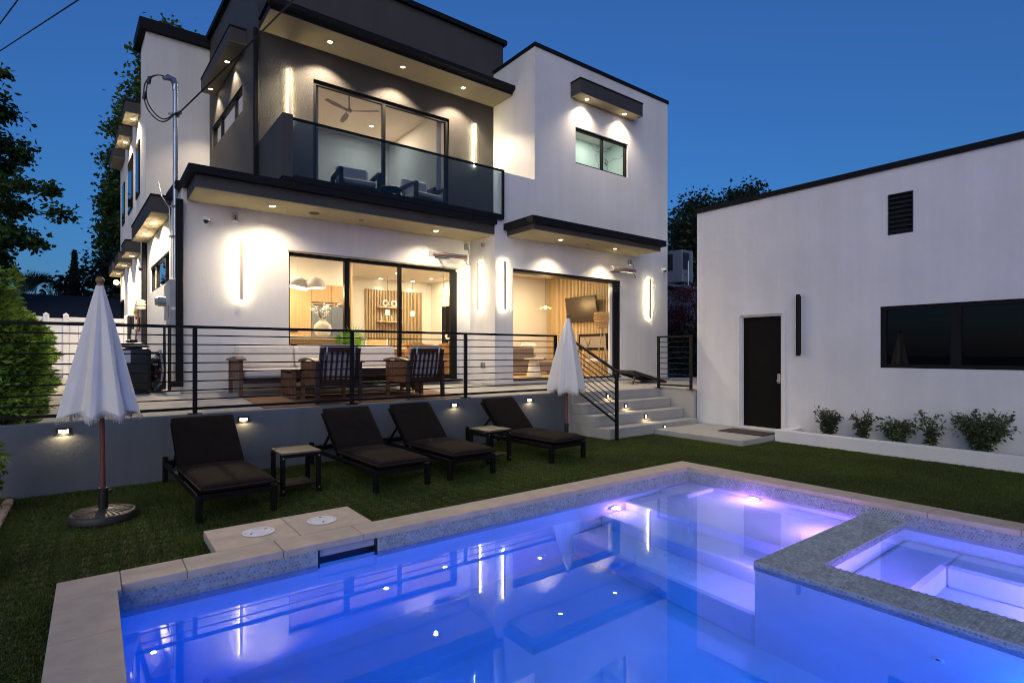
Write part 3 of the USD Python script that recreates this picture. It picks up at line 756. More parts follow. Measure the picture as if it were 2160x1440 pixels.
for k in range(8):
    z = 3.345 + k * .072
    part(vt, 'slat', MB().hull([(XA + x, y, z + dz) for y in (2.917, 3.213) for x, dz in ((-.002, 0), (-.002, .006), (.05, .055), (.05, .061))]), 'steel_dark')

# ------------------------------------------------------------------ lamps fixed to the walls and soffits
module(*HM)
def led_bar(label, x, y, zc, rz, lit=True, L=1.13):
    t = T('wall_light_bar', label, 'wall light', (x, y, zc), rz, group='slim vertical light bars' if lit else None)
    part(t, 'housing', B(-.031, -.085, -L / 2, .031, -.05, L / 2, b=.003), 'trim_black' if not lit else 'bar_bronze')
    part(t, 'wall_plate', B(-.018, -.049, -L / 2 + .03, .018, -.001, L / 2 - .03), 'trim_black' if not lit else 'aluminium')
    if lit:
        part(t, 'light_strip', B(-.026, -.0495, -L / 2 + .004, -.019, -.020, L / 2 - .004).box(.019, -.0495, -L / 2 + .004, .026, -.020, L / 2 - .004).box(-.0185, -.0495, L / 2 - .025, .0185, -.020, L / 2 - .004).box(-.0185, -.0495, -L / 2 + .004, .0185, -.020, -L / 2 + .025), 'led_strip')
    return t


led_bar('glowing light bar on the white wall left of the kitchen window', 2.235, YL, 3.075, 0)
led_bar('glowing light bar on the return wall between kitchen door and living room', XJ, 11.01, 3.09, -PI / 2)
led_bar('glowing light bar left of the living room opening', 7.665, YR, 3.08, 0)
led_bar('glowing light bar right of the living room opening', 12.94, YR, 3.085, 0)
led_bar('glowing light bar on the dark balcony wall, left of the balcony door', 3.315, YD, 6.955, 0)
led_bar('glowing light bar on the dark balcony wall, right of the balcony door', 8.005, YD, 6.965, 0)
module()
led_bar('unlit black light bar on the annexe beside its door', XA, 4.555, 1.98, -PI / 2, lit=False, L=1.06)
module(*HM)


def downlight(label, x, y, z, inten, square=False, cone=60, soft=.45, group='downlights under the canopies', r=.05):
    t = T('recessed_downlight', label, 'downlight', (x, y, z), group=group)
    if square:
        part(t, 'trim', B(-.075, -.075, -.008, .075, -.05, -.0005).box(-.075, .05, -.008, .075, .075, -.0005).box(-.075, -.0499, -.008, -.05, .0499, -.0005).box(.05, -.0499, -.008, .075, .0499, -.0005), 'soffit_stucco')
        part(t, 'lens', B(-.049, -.049, -.004, .049, .049, -.0006), 'downlight_lens')
    else:
        part(t, 'trim', MB().lathe([(r + .002, -.0005), (r + .022, -.0005), (r + .02, -.007), (r + .002, -.009), (r + .002, -.0005)], n=28), 'white_plastic' if 'bed' in label or 'ceiling' in label else 'soffit_stucco', smooth=30)
        part(t, 'lens', MB().lathe([(r, -.003), (r * .5, -.007), (0, -.008)], n=24), 'downlight_lens', smooth=30)
    if inten: lamp(t, (0, 0, -.05), inten, (1., .80, .56), .03, cone, soft)
    return t


DI = 2900
downlight('square downlight under the main canopy near its left end', 2.67, 10.89, 4.245, DI * .75, True, 74, .95)
downlight('square downlight under the main canopy near the return wall', 6.14, 10.88, 4.245, DI * .8, True, 74, .95)
downlight('downlight under the right canopy nearer the glowing bar', 9.04, 9.91, 4.245, DI * .65, False, 60, .8)
downlight('downlight under the right canopy nearer the outer corner', 10.96, 9.90, 4.245, DI * .65, False, 60, .8)
for x, w in ((4.03, 'leftmost'), (5.73, 'middle'), (7.38, 'rightmost')):
    downlight(f'{w} of the three bright downlights under the balcony roof', x, 11.70, 8.14, DI * 1.7, cone=58)
downlight('left downlight of the awning above the upper right window', 10.24, 10.21, 8.10, DI * .7, cone=64, soft=.95)
downlight('right downlight of the awning above the upper right window', 11.69, 10.21, 8.10, DI * .7, cone=64, soft=.95)
downlight('nearer downlight of the awning on the dark side wall', 2.46, 14.05, 8.20, DI * .9, cone=50, soft=.7)
downlight('farther downlight of the awning on the dark side wall', 2.38, 15.75, 8.20, DI * .9, cone=50, soft=.7)
downlight('nearer square downlight of the long ground floor side awning', 1.02, 13.8, 4.235, DI * 1.6, True, 80, .4)
downlight('farther square downlight of the long ground floor side awning', .96, 15.2, 4.235, DI * 1.6, True, 80, .4)
for (x, y, z, w) in ((.86, 18.6, 4.2, 'second ground floor side awning'), (.78, 20.8, 4.2, 'third ground floor side awning'), (.68, 23.1, 4.2, 'farthest ground floor side awning'), (.88, 18.4, 7.95, 'upper side awning beside the white tower'), (.79, 20.6, 7.95, 'middle upper side awning')):
    downlight(f'downlight of the {w}', x, y, z, DI * 1.3, True if z < 5 else False, 70, .8)
for x, y, r, w in ((3.46, 10.95, .10, 'large round ceiling speaker under the main canopy'), (4.41, 10.92, .055, 'small dark round speaker under the main canopy'), (9.96, 9.91, .06, 'small dark round speaker under the right canopy'), (10.42, 9.91, .09, 'flush round speaker under the right canopy')):
    t = T('ceiling_speaker', w, 'speaker', (x, y, 4.2445))
    part(t, 'bezel', MB().lathe([(r - .008, 0), (r, 0), (r, -.006), (r - .008, -.007), (r - .008, 0)], n=32), 'black_plastic' if r != .09 else 'soffit_stucco', smooth=30)
    part(t, 'grille', MB().lathe([(r - .009, -.002), (0, -.004)], n=32), 'black_plastic' if r != .09 else 'soffit_stucco')


def step_light(name, label, x, y, z, w, h, group, inten):
    t = T(name, label, 'step light', (x, y, z), group=group)
    part(t, 'frame', B(-w / 2 - .022, -.012, -h / 2 - .022, w / 2 + .022, -.0005, -h / 2).box(-w / 2 - .022, -.012, h / 2, w / 2 + .022, -.0005, h / 2 + .022).box(-w / 2 - .022, -.012, -h / 2, -w / 2, -.0005, h / 2).box(w / 2, -.012, -h / 2, w / 2 + .022, -.0005, h / 2), 'steel_dark')
    part(t, 'lens', B(-w / 2, -.008, -h / 2, w / 2, -.0006, h / 2), 'step_lens')
    lamp(t, (0, -.045, -.01), inten, (1., .72, .36), .012, 82, .5)


module()
for x, w in ((-.25, 'below the railing next to the left parasol'), (1.51, 'behind the leftmost lounger'), (4.60, 'between the third and fourth loungers'), (6.15, 'behind the lounger nearest the steps')):
    step_light('wall_step_light', f'warm light set in the retaining wall {w}', x, 7.57, .665, .085, .036, 'lights in the retaining wall', 420 if x < 0 else 260)
for i, (x, y, z, w) in enumerate(((8.03, 7.447, .665, 'top'), (8.22, 7.15, .475, 'second'), (8.42, 6.83, .285, 'third'), (8.56, 6.5, .10, 'lowest'))):
    step_light('stair_step_light', f'warm square light set in the {w} step riser', x, y, z, .045, .045, 'lights in the step risers', 170)
module(*HM)
sc = T('wall_sconce', 'small bright sconce at the far end of the side wall', 'wall light', (.76, 24.0, 4.0))
part(sc, 'globe', MB().ball((-.1, 0, 0), .09), 'glow_warm', smooth=True)
part(sc, 'bracket', B(-.1, -.02, -.16, .06, .02, -.09), 'black_plastic')
#CONTINUE
# ------------------------------------------------------------------ inside: kitchen and dining
def ceiling_light(label, x, y, z=3.92, inten=330, visible=True, r=.06):
    t = T('ceiling_light', label, 'ceiling light', (x, y, z), group='round ceiling lights indoors')
    part(t, 'trim', MB().lathe([(r, -.0005), (r + .02, -.0005), (r + .018, -.006), (r, -.008), (r, -.0005)], n=28), 'white_plastic', smooth=30)
    part(t, 'lens', MB().lathe([(r - .001, -.003), (0, -.006)], n=24), 'indoor_lens', smooth=30)
    lamp(t, (0, 0, -.012), inten, (.90, 1., .90) if 'bath' in label else (1., .86, .66) if 'bedroom' in label else (1., .84, .56), r * .9, kind='disk')


IL = 1100
for x, y, w in ((5.95, 13.1, 'above the dining table, left end'), (6.55, 12.35, 'just behind the sliding door'), (7.35, 15.4, 'in front of the slatted wall'), (7.85, 13.4, 'above the dining table, right end'), (8.75, 15.8, 'near the dining room corner'), (3.2, 13.0, 'over the kitchen run'), (10.4, 12.3, 'in the living room')):
    ceiling_light(f'round ceiling light {w}', x, y, inten=IL)
ceiling_light('round ceiling light in the bedroom behind the balcony door', 6.35, 15.0, 8.0, IL * 1.2)
ceiling_light('round ceiling light in the bedroom near its left wall', 3.6, 14.0, 8.0, IL * 1.0)
for x, w in ((10.45, 'left'), (11.7, 'right')):
    ceiling_light(f'round bathroom ceiling light seen in the {w} half of the upper window', x, 11.25, 7.9, IL * .3)

kc = T('kitchen_cabinets', 'tall pale oak kitchen cabinets around the steel fridge', 'cabinets', (3.3, 14, .868), world=True)
part(kc, 'carcass', B(1.62, 13.80, .868, 4.29, 14.38, 3.20).box(5.28, 13.78, .868, 5.33, 14.39, 3.92).box(4.292, 13.80, 2.70, 5.27, 14.38, 3.20), 'wood_cabinet')
for i in range(4):
    part(kc, 'cabinet_door', B(1.63 + i * .665, 13.78, 1.75, 2.285 + i * .665, 13.799, 3.19), 'wood_cabinet')
    part(kc, 'cabinet_door', B(1.63 + i * .665, 13.78, .95, 2.285 + i * .665, 13.799, 1.74), 'wood_cabinet')
for i in range(2): part(kc, 'cabinet_door', B(4.30 + i * .485, 13.78, 2.73, 4.775 + i * .485, 13.799, 3.19), 'wood_cabinet')
part(kc, 'cabinet_door', B(1.62, 13.9, 3.21, 5.2, 14.38, 3.915), 'interior_paint')
part(kc, 'handle', B(3.45, 13.755, 2.02, 3.95, 13.779, 2.035).box(4.3, 13.755, 2.75, 4.95, 13.779, 2.765), 'black_plastic')
fr = T('fridge', 'steel double door fridge between the oak cabinets', 'fridge', (4.64, 14.0, .868), world=True)
part(fr, 'body', B(4.30, 13.79, .87, 5.25, 14.36, 2.68), 'fridge_steel')
part(fr, 'door', B(4.305, 13.765, .95, 4.77, 13.789, 2.67, b=.008), 'fridge_steel')
part(fr, 'door', B(4.78, 13.765, .95, 5.245, 13.789, 2.67, b=.008), 'fridge_steel')
part(fr, 'handle', MB().bar((4.74, 13.735, 1.5), (4.74, 13.735, 2.15), .02, .02).bar((4.81, 13.735, 1.5), (4.81, 13.735, 2.15), .02, .02), 'aluminium')
isl = T('kitchen_island', 'kitchen island with stone top behind the kitchen window', 'island', (4, 12.6, .868), world=True)
part(isl, 'counter', B(2.6, 12.2, 1.80, 5.05, 13.0, 1.86, b=.006), 'ceramic')
part(isl, 'base', B(2.68, 12.32, .869, 4.97, 12.95, 1.80), 'wood_cabinet')
part(isl, 'outlet', B(4.25, 12.312, 1.58, 4.33, 12.319, 1.70), 'white_plastic')
for x, y, w, tlt in ((3.62, 12.65, 'left', .22), (3.98, 12.55, 'right', -.06)):
    t = T('dome_pendant', f'white plaster dome pendant over the island, the {w} one', 'pendant lamp', (x, y, 2.98), group='white dome pendants')
    part(t, 'shade', MB().lathe([(.235, -.02), (.232, .05), (.20, .13), (.14, .19), (.05, .225), (.012, .23)], n=32).rot(tlt, axis='y'), 'shade_white', smooth=True)
    part(t, 'diffuser', MB().lathe([(.225, -.012), (0, -.005)], n=32).rot(tlt, axis='y'), 'glow_shade')
    part(t, 'cord', MB().tube([(0, 0, .23), (.02 if w == 'left' else 0, 0, .45), (-.03 if w == 'left' else 0, 0, .7), (0, 0, 1.10)], .005, 6), 'white_plastic')
    lamp(t, (0, 0, -.06), 60, (1., .76, .46), .1)
va = T('flower_vase', 'pale round vase of blossom branches on the island', 'vase', (4.12, 12.45, 1.862))
part(va, 'vase_body', MB().lathe([(.08, 0), (.15, .05), (.20, .16), (.175, .27), (.09, .35), (.065, .38), (.09, .41)], n=28), 'ceramic', smooth=True)
tw, bl = MB(), MB()
for k in range(7):
    a = rng.uniform(0, 2 * PI); r_ = rng.uniform(.12, .36); hh = rng.uniform(.55, .85)
    p = np.array([(0, 0, .35), (.4 * r_ * math.cos(a), .4 * r_ * math.sin(a), .35 + .6 * (hh - .35)), (r_ * math.cos(a), r_ * math.sin(a), hh)])
    tw.tube(p, .006, 5)
    for j in range(22):
        q = p[1] + (p[2] - p[1]) * rng.uniform(.1, 1.) + rng.normal(0, .025, 3); bl.ball(q, rng.uniform(.010, .018), sub=0)
part(va, 'branch', tw, 'twig'); part(va, 'blossom', bl, 'blossom', kind='stuff')
sw = T('slat_panel', 'vertical wood slat panel on the dining room back wall', 'wall panel', (8, 16.97, .87), world=True)
part(sw, 'backing', B(6.98, 16.965, .87, 9.03, 16.998, 3.57), 'slat_back')
sl = MB()
for k in range(38): sl.box(6.985 + k * .0535, 16.925, .87, 7.010 + k * .0535, 16.964, 3.565)
part(sw, 'slats', sl, 'slat_oak', kind='stuff')
wsp = T('panel_lights', 'two small spotlights washing the top of the slat panel', 'spotlight', (8, 16.8, 3.9), world=True)
for x in (7.45, 8.60):
    part(wsp, 'lens', B(x - .05, 16.78, 3.908, x + .05, 16.86, 3.918), 'indoor_lens'); lamp(wsp, (x, 16.82, 3.85), 260, (1., .85, .62), .03, 50, .7)
for z, w in ((2.97, 'upper'), (2.50, 'lower')):
    sh = T('wall_shelf', f'{w} floating oak shelf on the slat panel', 'shelf', (7.78, 16.83, z), group='floating shelves')
    part(sh, 'board', B(-.42, -.11, 0, .42, .10, .04, b=.004), 'slat_oak')
    part(sh, 'light_strip', B(-.40, .085, .0405, .40, .098, .05), 'glow_shade')
for i, x in enumerate((7.48, 7.66, 7.84, 8.04)):
    b_ = T('bottle', ('leftmost', 'second from left', 'third from left', 'rightmost')[i] + ' small glass bottle on the lower wall shelf', 'bottle', (x, 16.83, 2.541), group='bottles on the lower wall shelf')
    part(b_, 'body', MB().lathe([(0, 0), (.035, 0), (.037, .10), (.02, .14), (.013, .20), (0, .20)], n=14), 'bottle_glass', smooth=30)
for x, w in ((7.62, 'left'), (7.92, 'right')):
    s_ = T('ornament', f'white ring shaped ornament on the upper wall shelf, {w}', 'ornament', (x, 16.83, 3.011))
    part(s_, 'ring', MB().tm(trimesh.creation.torus(.085, .028, 20, 8)).rot(PI / 2, axis='x').move((0, 0, .113)), 'white_plastic', smooth=True)
for x, w in ((7.54, 'left'), (8.43, 'right')):
    t = T('jar_pendant', f'small glowing jar pendant in front of the slat panel, {w}', 'pendant lamp', (x, 16.5, 2.72), group='small jar pendants')
    part(t, 'jar', MB().lathe([(0, 0), (.065, 0), (.068, .14), (.05, .17), (0, .17)], n=20), 'glow_jar', smooth=30)
    part(t, 'cord', MB().tube([(0, 0, .17), (0, 0, 1.17)], .006, 6), 'black_plastic')
    part(t, 'ceiling_rose', MB().cyl((0, 0, 1.17), .07, .028), 'white_plastic')
rp = T('rattan_pendant', 'round open rattan pendant hanging above the dining table', 'pendant lamp', (7.9, 13.55, 2.98))
rg = MB()
for k in range(9):
    m = trimesh.creation.torus(.21, .005, 28, 5)
    rg.add((m.vertices * (1, .8, 1)) @ (trimesh.transformations.rotation_matrix(k * PI / 9, (0, 0, 1)) @ trimesh.transformations.rotation_matrix(PI / 2, (1, 0, 0)))[:3, :3].T, m.faces)
part(rp, 'rattan_cage', rg, 'wicker'); part(rp, 'bulb', MB().ball((0, 0, 0), .055), 'glow_warm', smooth=True)
part(rp, 'cord', MB().tube([(0, 0, .18), (0, 0, .93)], .006, 6), 'black_plastic')
lamp(rp, (0, 0, -.1), 60, (1., .72, .4), .06)
dt = T('dining_table', 'long pale dining table indoors behind the sliding door', 'table', (7.25, 13.6, .869))
part(dt, 'tabletop', B(-1.05, -.45, .72, 1.05, .45, .76, b=.006), 'ceramic')
for sx in (-1, 1): part(dt, 'leg', B(sx * .75 - .06, -.3, 0, sx * .75 + .06, .3, .72), 'wood_cabinet')


def dining_chair():
    c = T('dining_chair', 'rounded bentwood dining chair, front row, left', 'chair', (6.55, 12.75, .869), group='bentwood dining chairs')
    part(c, 'seat', B(-.23, -.22, .43, .23, .24, .46, b=.012), 'chair_rattan')
    bk = MB()
    for k in range(-4, 5):
        a = k * .16
        bk.hull([(.42 * math.sin(a + s * .085), -.42 * math.cos(a) + .19 + t, z) for s in (-1, 1) for t in (0, .02) for z in (.62 + abs(k) * .006, .90 - k * k * .004)])
    part(c, 'backrest', bk, 'chair_rattan')
    for sx in (-1, 1):
        part(c, 'leg', MB().tube([(sx * .2, .2, 0), (sx * .19, .19, .43)], .017, 8), 'chair_rattan')
        part(c, 'leg', MB().tube([(sx * .21, -.2, 0), (sx * .2, -.21, .45), (sx * .2, -.2, .66)], .017, 8), 'chair_rattan')
    return c


dc = dining_chair()
dup(dc, (7.40, 12.75, .869), .05, 'rounded bentwood dining chair, front row, right')
for x, w in ((6.45, 'left'), (7.15, 'middle'), (7.95, 'right')): dup(dc, (x, 14.35, .869), PI, f'rounded bentwood dining chair behind the table, {w}')
wc = T('woven_armchair', 'slanting woven lounge armchair at the left end of the dining table', 'chair', (5.6, 13.1, .869), -.6)
part(wc, 'seat', MB().hull([(x, y, z + dz) for x in (-.26, .26) for y, z in ((-.3, .42), (.22, .34)) for dz in (0, .03)]), 'chair_rattan')
part(wc, 'backrest', MB().hull([(x, y, z) for x in (-.25, .25) for y, z in ((.22, .38), (.25, .37), (.44, .98), (.47, .97))]), 'wicker')
for sx in (-1, 1):
    part(wc, 'frame_side', MB().tube([(sx * .29, -.32, 0), (sx * .29, -.26, .62), (sx * .29, .3, .62), (sx * .29, .4, 0)], .022, 8).tube([(sx * .27, .2, .36), (sx * .27, .47, 1.0)], .02, 8), 'white_plastic')
sb = T('sideboard', 'light oak sideboard seen through the right sliding door pane', 'sideboard', (8.85, 14.35, .869))
part(sb, 'body', B(-.5, -.22, .08, .5, .22, .74, b=.006), 'wood_cabinet')
for k in range(3): part(sb, 'door', B(-.49 + k * .33, -.24, .1, -.17 + k * .33, -.221, .72, b=.004), 'wood_cabinet')
part(sb, 'plinth', B(-.46, -.18, 0, .46, .18, .08), 'black_plastic')
fv = T('white_flowers', 'white flowers in a glass vase on the sideboard', 'flowers', (8.55, 14.3, 1.61))
part(fv, 'vase_body', MB().lathe([(.05, 0), (.06, .1), (.05, .2), (.06, .24)], n=18), 'bottle_glass', smooth=True)
bl = MB()
for k in range(60):
    d = rng.normal(0, 1, 3); d /= np.linalg.norm(d); bl.ball(d * (.13, .13, .10) + (0, 0, .38), rng.uniform(.016, .03), sub=0)
part(fv, 'blossom', bl, 'blossom', kind='stuff')
solo('inner_door', B(9.375, 15.35, .87, 9.398, 16.2, 3.06), 'door_dark', 'dark interior door on the dining room side wall', 'door')

# living room
lw = T('living_slat_wall', 'pale vertical slat wall behind the television in the living room', 'wall panel', (11.9, 12, .87), world=True)
part(lw, 'backing', B(11.895, YR + .18, .87, 11.918, 13.69, 3.91), 'slat_back')
sl = MB()
for k in range(47): sl.box(11.858, YR + .36 + k * .0622, .87, 11.894, YR + .398 + k * .0622, 3.905)
part(lw, 'slats', sl, 'slat_oak', kind='stuff')
tv = T('television', 'tilted flat television on the living room slat wall', 'television', (11.68, 11.89, 2.81))
part(tv, 'screen', MB().box(-.012, -.64, -.37, .0, .64, .37).rot(-.17, axis='y'), 'tv_screen')
part(tv, 'housing', MB().box(.0005, -.65, -.38, .03, .65, .38, b=.008).rot(-.17, axis='y'), 'black_plastic')
part(tv, 'bracket', MB().bar((.02, 0, 0), (.17, 0, -.02), .06, .06), 'steel_dark')
fp = T('fireplace', 'long dark framed electric fireplace in the slat wall', 'fireplace', (11.86, 11.57, 1.83))
part(fp, 'frame', B(-.03, -.60, .17, 0, .60, .24).box(-.03, -.60, -.24, 0, .60, -.17).box(-.03, -.60, -.17, 0, -.54, .17).box(-.03, .54, -.17, 0, .60, .17), 'frame_black')
part(fp, 'screen', B(-.012, -.54, -.17, -.002, .54, .17), 'sofa_fabric')
part(fp, 'twigs', MB().tube([(-.02, .2, -.17), (-.022, .25, 0), (-.02, .35, .12)], .006, 5).tube([(-.02, .2, -.17), (-.022, .12, .02), (-.02, .1, .13)], .006, 5), 'twig')
sf = T('living_sofa', 'grey brown sofa with a white cushion in the living room', 'sofa', (10.35, 12.75, .869), 0)
part(sf, 'base', B(-1.2, -.45, .08, .55, .45, .40, b=.03), 'sofa_fabric')
part(sf, 'backrest', B(-1.2, -.46, .40, -.15, -.25, .82, b=.05), 'sofa_fabric')
part(sf, 'seat_cushion', B(-1.1, -.22, .41, .53, .44, .52, b=.05), 'sofa_fabric')
part(sf, 'cushion', MB().box(-.1, .18, .53, .5, .34, .93, b=.06), 'cushion_white')
for sx in (-1.1, .45):
    for sy in (-.38, .38): part(sf, 'foot', B(sx - .03, sy - .03, 0, sx + .03, sy + .03, .08), 'wood_cabinet')
stb = T('cone_side_table', 'pale fluted cone side table in front of the sofa', 'side table', (9.35, 11.3, .869))
part(stb, 'pedestal', MB().lathe([(.0, 0), (.20, 0), (.20, .02), (.12, .46), (0, .46)], n=26), 'ceramic', smooth=30)
part(stb, 'tabletop', MB().lathe([(0, .461), (.26, .461), (.265, .475), (.26, .49), (0, .49)], n=32), 'ceramic', smooth=30)
lp = T('leaf_pendant', 'glowing amber leaf shaped pendant in the living room', 'pendant lamp', (10.75, 12.45, 2.86))
lf = MB()
for k in range(7):
    m = trimesh.creation.icosphere(2, 1)
    lf.add(((m.vertices * (.10, .055, .006)) @ trimesh.transformations.rotation_matrix(.35, (0, 1, 0))[:3, :3].T + (.12, 0, 0)) @ trimesh.transformations.rotation_matrix(k * 2 * PI / 7, (0, 0, 1))[:3, :3].T, m.faces)
part(lp, 'leaves', lf, 'wicker', smooth=True); part(lp, 'bulb', MB().ball((0, 0, 0), .05), 'glow_warm', smooth=True)
part(lp, 'cord', MB().tube([(0, 0, .04), (0, 0, 1.03)], .005, 6), 'black_plastic'); part(lp, 'ceiling_rose', MB().cyl((0, 0, 1.03), .06, .028), 'white_plastic')
lamp(lp, (0, 0, -.11), 110, (1., .62, .25), .06)
fl = T('wicker_floor_lamp', 'tripod floor lamp with a woven wicker shade', 'floor lamp', (11.45, 10.78, .869))
sh = MB()
for k in range(10):
    z = 1.35 + k * .045; r_ = .16 + .10 * math.sin((k + 1) / 11 * PI * .75)
    sh.tube([(r_ * math.cos(a), r_ * math.sin(a), z) for a in np.linspace(0, 2 * PI, 25)], .012, 5, cap=False)
for k in range(16):
    a = k * PI / 8; sh.tube([((.16 + .10 * math.sin((i + 1) / 11 * PI * .75)) * math.cos(a + i * .05), (.16 + .10 * math.sin((i + 1) / 11 * PI * .75)) * math.sin(a + i * .05), 1.35 + i * .045) for i in range(10)], .007, 4)
part(fl, 'shade', sh, 'wicker')
for k in range(3):
    a = k * 2 * PI / 3 + .4; part(fl, 'leg', MB().tube([(.03 * math.cos(a), .03 * math.sin(a), 1.36), (.22 * math.cos(a), .22 * math.sin(a), 0)], .014, 8), 'slat_oak')
lc = T('living_armchair', 'curved wood armchair with pale seat at the living room edge', 'chair', (11.35, 10.95, .869), .5)
part(lc, 'seat', B(-.26, -.26, .38, .26, .26, .47, b=.03), 'cushion_white')
part(lc, 'frame', MB().tube([(-.28, -.25, 0), (-.28, -.22, .58), (-.28, .05, .66), (-.28, .28, .60), (-.28, .30, 0)], .02, 8).tube([(.28, -.25, 0), (.28, -.22, .58), (.28, .05, .66), (.28, .28, .60), (.28, .30, 0)], .02, 8).tube([(-.28, .28, .6), (-.15, .34, .74), (.15, .34, .74), (.28, .28, .6)], .02, 8), 'chair_rattan')

# bedroom
fan = T('ceiling_fan', 'three blade brown ceiling fan in the bedroom', 'ceiling fan', (5.15, 13.55, 7.60))
part(fan, 'pole', MB().tube([(0, 0, .06), (0, 0, .40)], .014, 10), 'steel_dark')
part(fan, 'motor', MB().lathe([(0, -.05), (.05, -.05), (.075, -.01), (.075, .03), (.04, .07), (.014, .09)], n=24), 'aluminium', smooth=30)
for k in range(3):
    a = k * 2 * PI / 3 - .62
    bl = MB().hull([(.06, -.035, .0), (.06, .035, .01), (.06, .035, .018), (.06, -.035, .008), (.46, -.085, -.005), (.46, .07, .012), (.76, -.055, -.002), (.76, .035, .008), (.74, -.065, .006), (.74, .04, .016)])
    part(fan, 'blade', bl.rot(a), 'fan_blade')
hb_ = T('bedroom_headboard', 'dark upholstered headboard against the bedroom side wall', 'bed', (7.3, 13.9, 4.66))
part(hb_, 'headboard', B(-.03, -.9, .0, .09, .9, 1.3, b=.02), 'dark_wood'); part(hb_, 'mattress', B(-1.6, -.85, .2, -.04, .85, .55, b=.05), 'cushion_grey')
for x0, x1, w in ((3.93, 4.02, 'left'), (7.02, 7.17, 'right')):
    cu = MB(); n = 9
    for i in range(n):
        xa, xb = x0 + (x1 - x0) * i / n, x0 + (x1 - x0) * (i + 1) / n; ya, yb = YD + .26 + (.035 if i % 2 else 0), YD + .26 + (0 if i % 2 else .035)
        cu.quad((xa, ya, 4.68), (xb, yb, 4.68), (xb, yb, 7.9), (xa, ya, 7.9))
    solo('curtain', cu, 'curtain', f'white curtain gathered at the {w} side of the balcony door', 'curtain')

# ------------------------------------------------------------------ balcony chairs
def lounge_chair(label, loc, rz):
    c = T('balcony_chair', label, 'armchair', loc, rz, group='balcony armchairs')
    part(c, 'seat_cushion', B(-.34, -.36, .28, .34, .30, .42, b=.04), 'cushion_grey')
    part(c, 'back_cushion', MB().box(-.34, .20, .42, .34, .36, .86, b=.06).rot(-.12, (0, .3, .42), 'x'), 'cushion_grey')
    for sx in (-1, 1):
        x = sx * .39
        part(c, 'arm_frame', B(x - .04, -.40, 0, x + .04, -.33, .60).box(x - .04, .33, 0, x + .04, .40, .60).box(x - .04, -.329, .54, x + .04, .329, .60), 'black_plastic')
    part(c, 'seat_frame', B(-.35, -.38, .22, .35, .38, .275).box(-.35, .36, .55, .35, .40, .62), 'black_plastic')
    return c


bc = lounge_chair('dark framed balcony armchair with grey cushions, the left one', (4.42, 11.25, 4.66), -.12)
dup(bc, (5.98, 11.25, 4.66), .10, 'dark framed balcony armchair with grey cushions, the right one')
bt = T('balcony_table', 'small round dark table between the balcony armchairs', 'side table', (5.2, 11.2, 4.66))
part(bt, 'tabletop', MB().lathe([(0, .40), (.24, .40), (.245, .42), (.24, .44), (0, .44)], n=28), 'black_plastic', smooth=30)
for k in range(3): part(bt, 'leg', MB().tube([(.18 * math.cos(k * 2.09), .18 * math.sin(k * 2.09), 0), (.12 * math.cos(k * 2.09), .12 * math.sin(k * 2.09), .40)], .012, 6), 'black_plastic')
#CONTINUE
# ------------------------------------------------------------------ devices on the walls
def dome_camera(label, loc, rz):
    c = T('dome_camera', label, 'security camera', loc, rz, group='white dome cameras')
    part(c, 'mount', MB().cyl((0, -.05, 0), .055, .05, 'y', 20).tube([(0, -.04, 0), (0, -.09, -.005)], .03, 10), 'white_plastic', smooth=30)
    part(c, 'housing', MB().lathe([(.0, .062), (.035, .052), (.058, .015), (.06, -.012), (.052, -.02)], (0, -.09, -.01), 20), 'white_plastic', smooth=True)
    part(c, 'dome', MB().lathe([(.052, -.02), (.046, -.05), (.025, -.075), (0, -.082)], (0, -.09, -.01), 20), 'dark_lens', smooth=True)


dome_camera('white dome camera near the left end of the kitchen wall', (1.64, YL, 3.95), .1)
dome_camera('white dome camera at the right end of the living room wall', (13.62, YR, 4.0), -.1)
dome_camera('white dome camera on the side wall past the black downspout', (1.06, 17.0, 3.7), -PI / 2)
si = T('alarm_siren', 'grey alarm siren box high on the kitchen wall', 'alarm box', (2.13, YL, 4.06))
part(si, 'case', B(-.055, -.06, -.09, .055, -.001, .09, b=.015), 'grey_metal')
part(si, 'grille', B(-.012, -.063, .0, .02, -.0605, .03).box(-.012, -.063, -.045, .02, -.0605, -.012), 'black_plastic')


def heater(label, loc, rz, side):
    t = T('patio_heater', label, 'patio heater', loc, rz, group='infrared wall heaters')
    part(t, 'reflector', MB().poly(Polygon([(-.06, .05), (-.075, .04), (-.075, -.06), (-.06, -.07), (.03, -.05), (.05, 0), (.04, .05)]), .92, lambda u, v, w: (w - .46, u, v)), 'aluminium')
    part(t, 'end_cap', B(-.49, -.08, -.075, -.461, .055, .055, b=.008).box(.461, -.08, -.075, .49, .055, .055, b=.008), 'aluminium')
    part(t, 'element', MB().cyl((-.44, -.085, -.015), .012, .88, 'x', 10), 'copper')
    part(t, 'guard', MB().bar((-.455, -.092, .025), (.455, -.092, .025), .006, .006).bar((-.455, -.092, -.05), (.455, -.092, -.05), .006, .006), 'steel_dark')
    part(t, 'bracket', MB().bar((-.15, .03, .02), (-.15, .31, .06), .03, .03).bar((.15, .03, .02), (.15, .31, .06), .03, .03).box(-.2, .28, -.02, .2, .298, .12), 'steel_dark')
    part(t, 'cable', MB().tube([(.47 * side, 0, -.05), (.55 * side, .05, -.16), (.70 * side, .15, -.14), (.72 * side, .22, .12), (.70 * side, .25, .3)], .008, 6), 'cable_black')


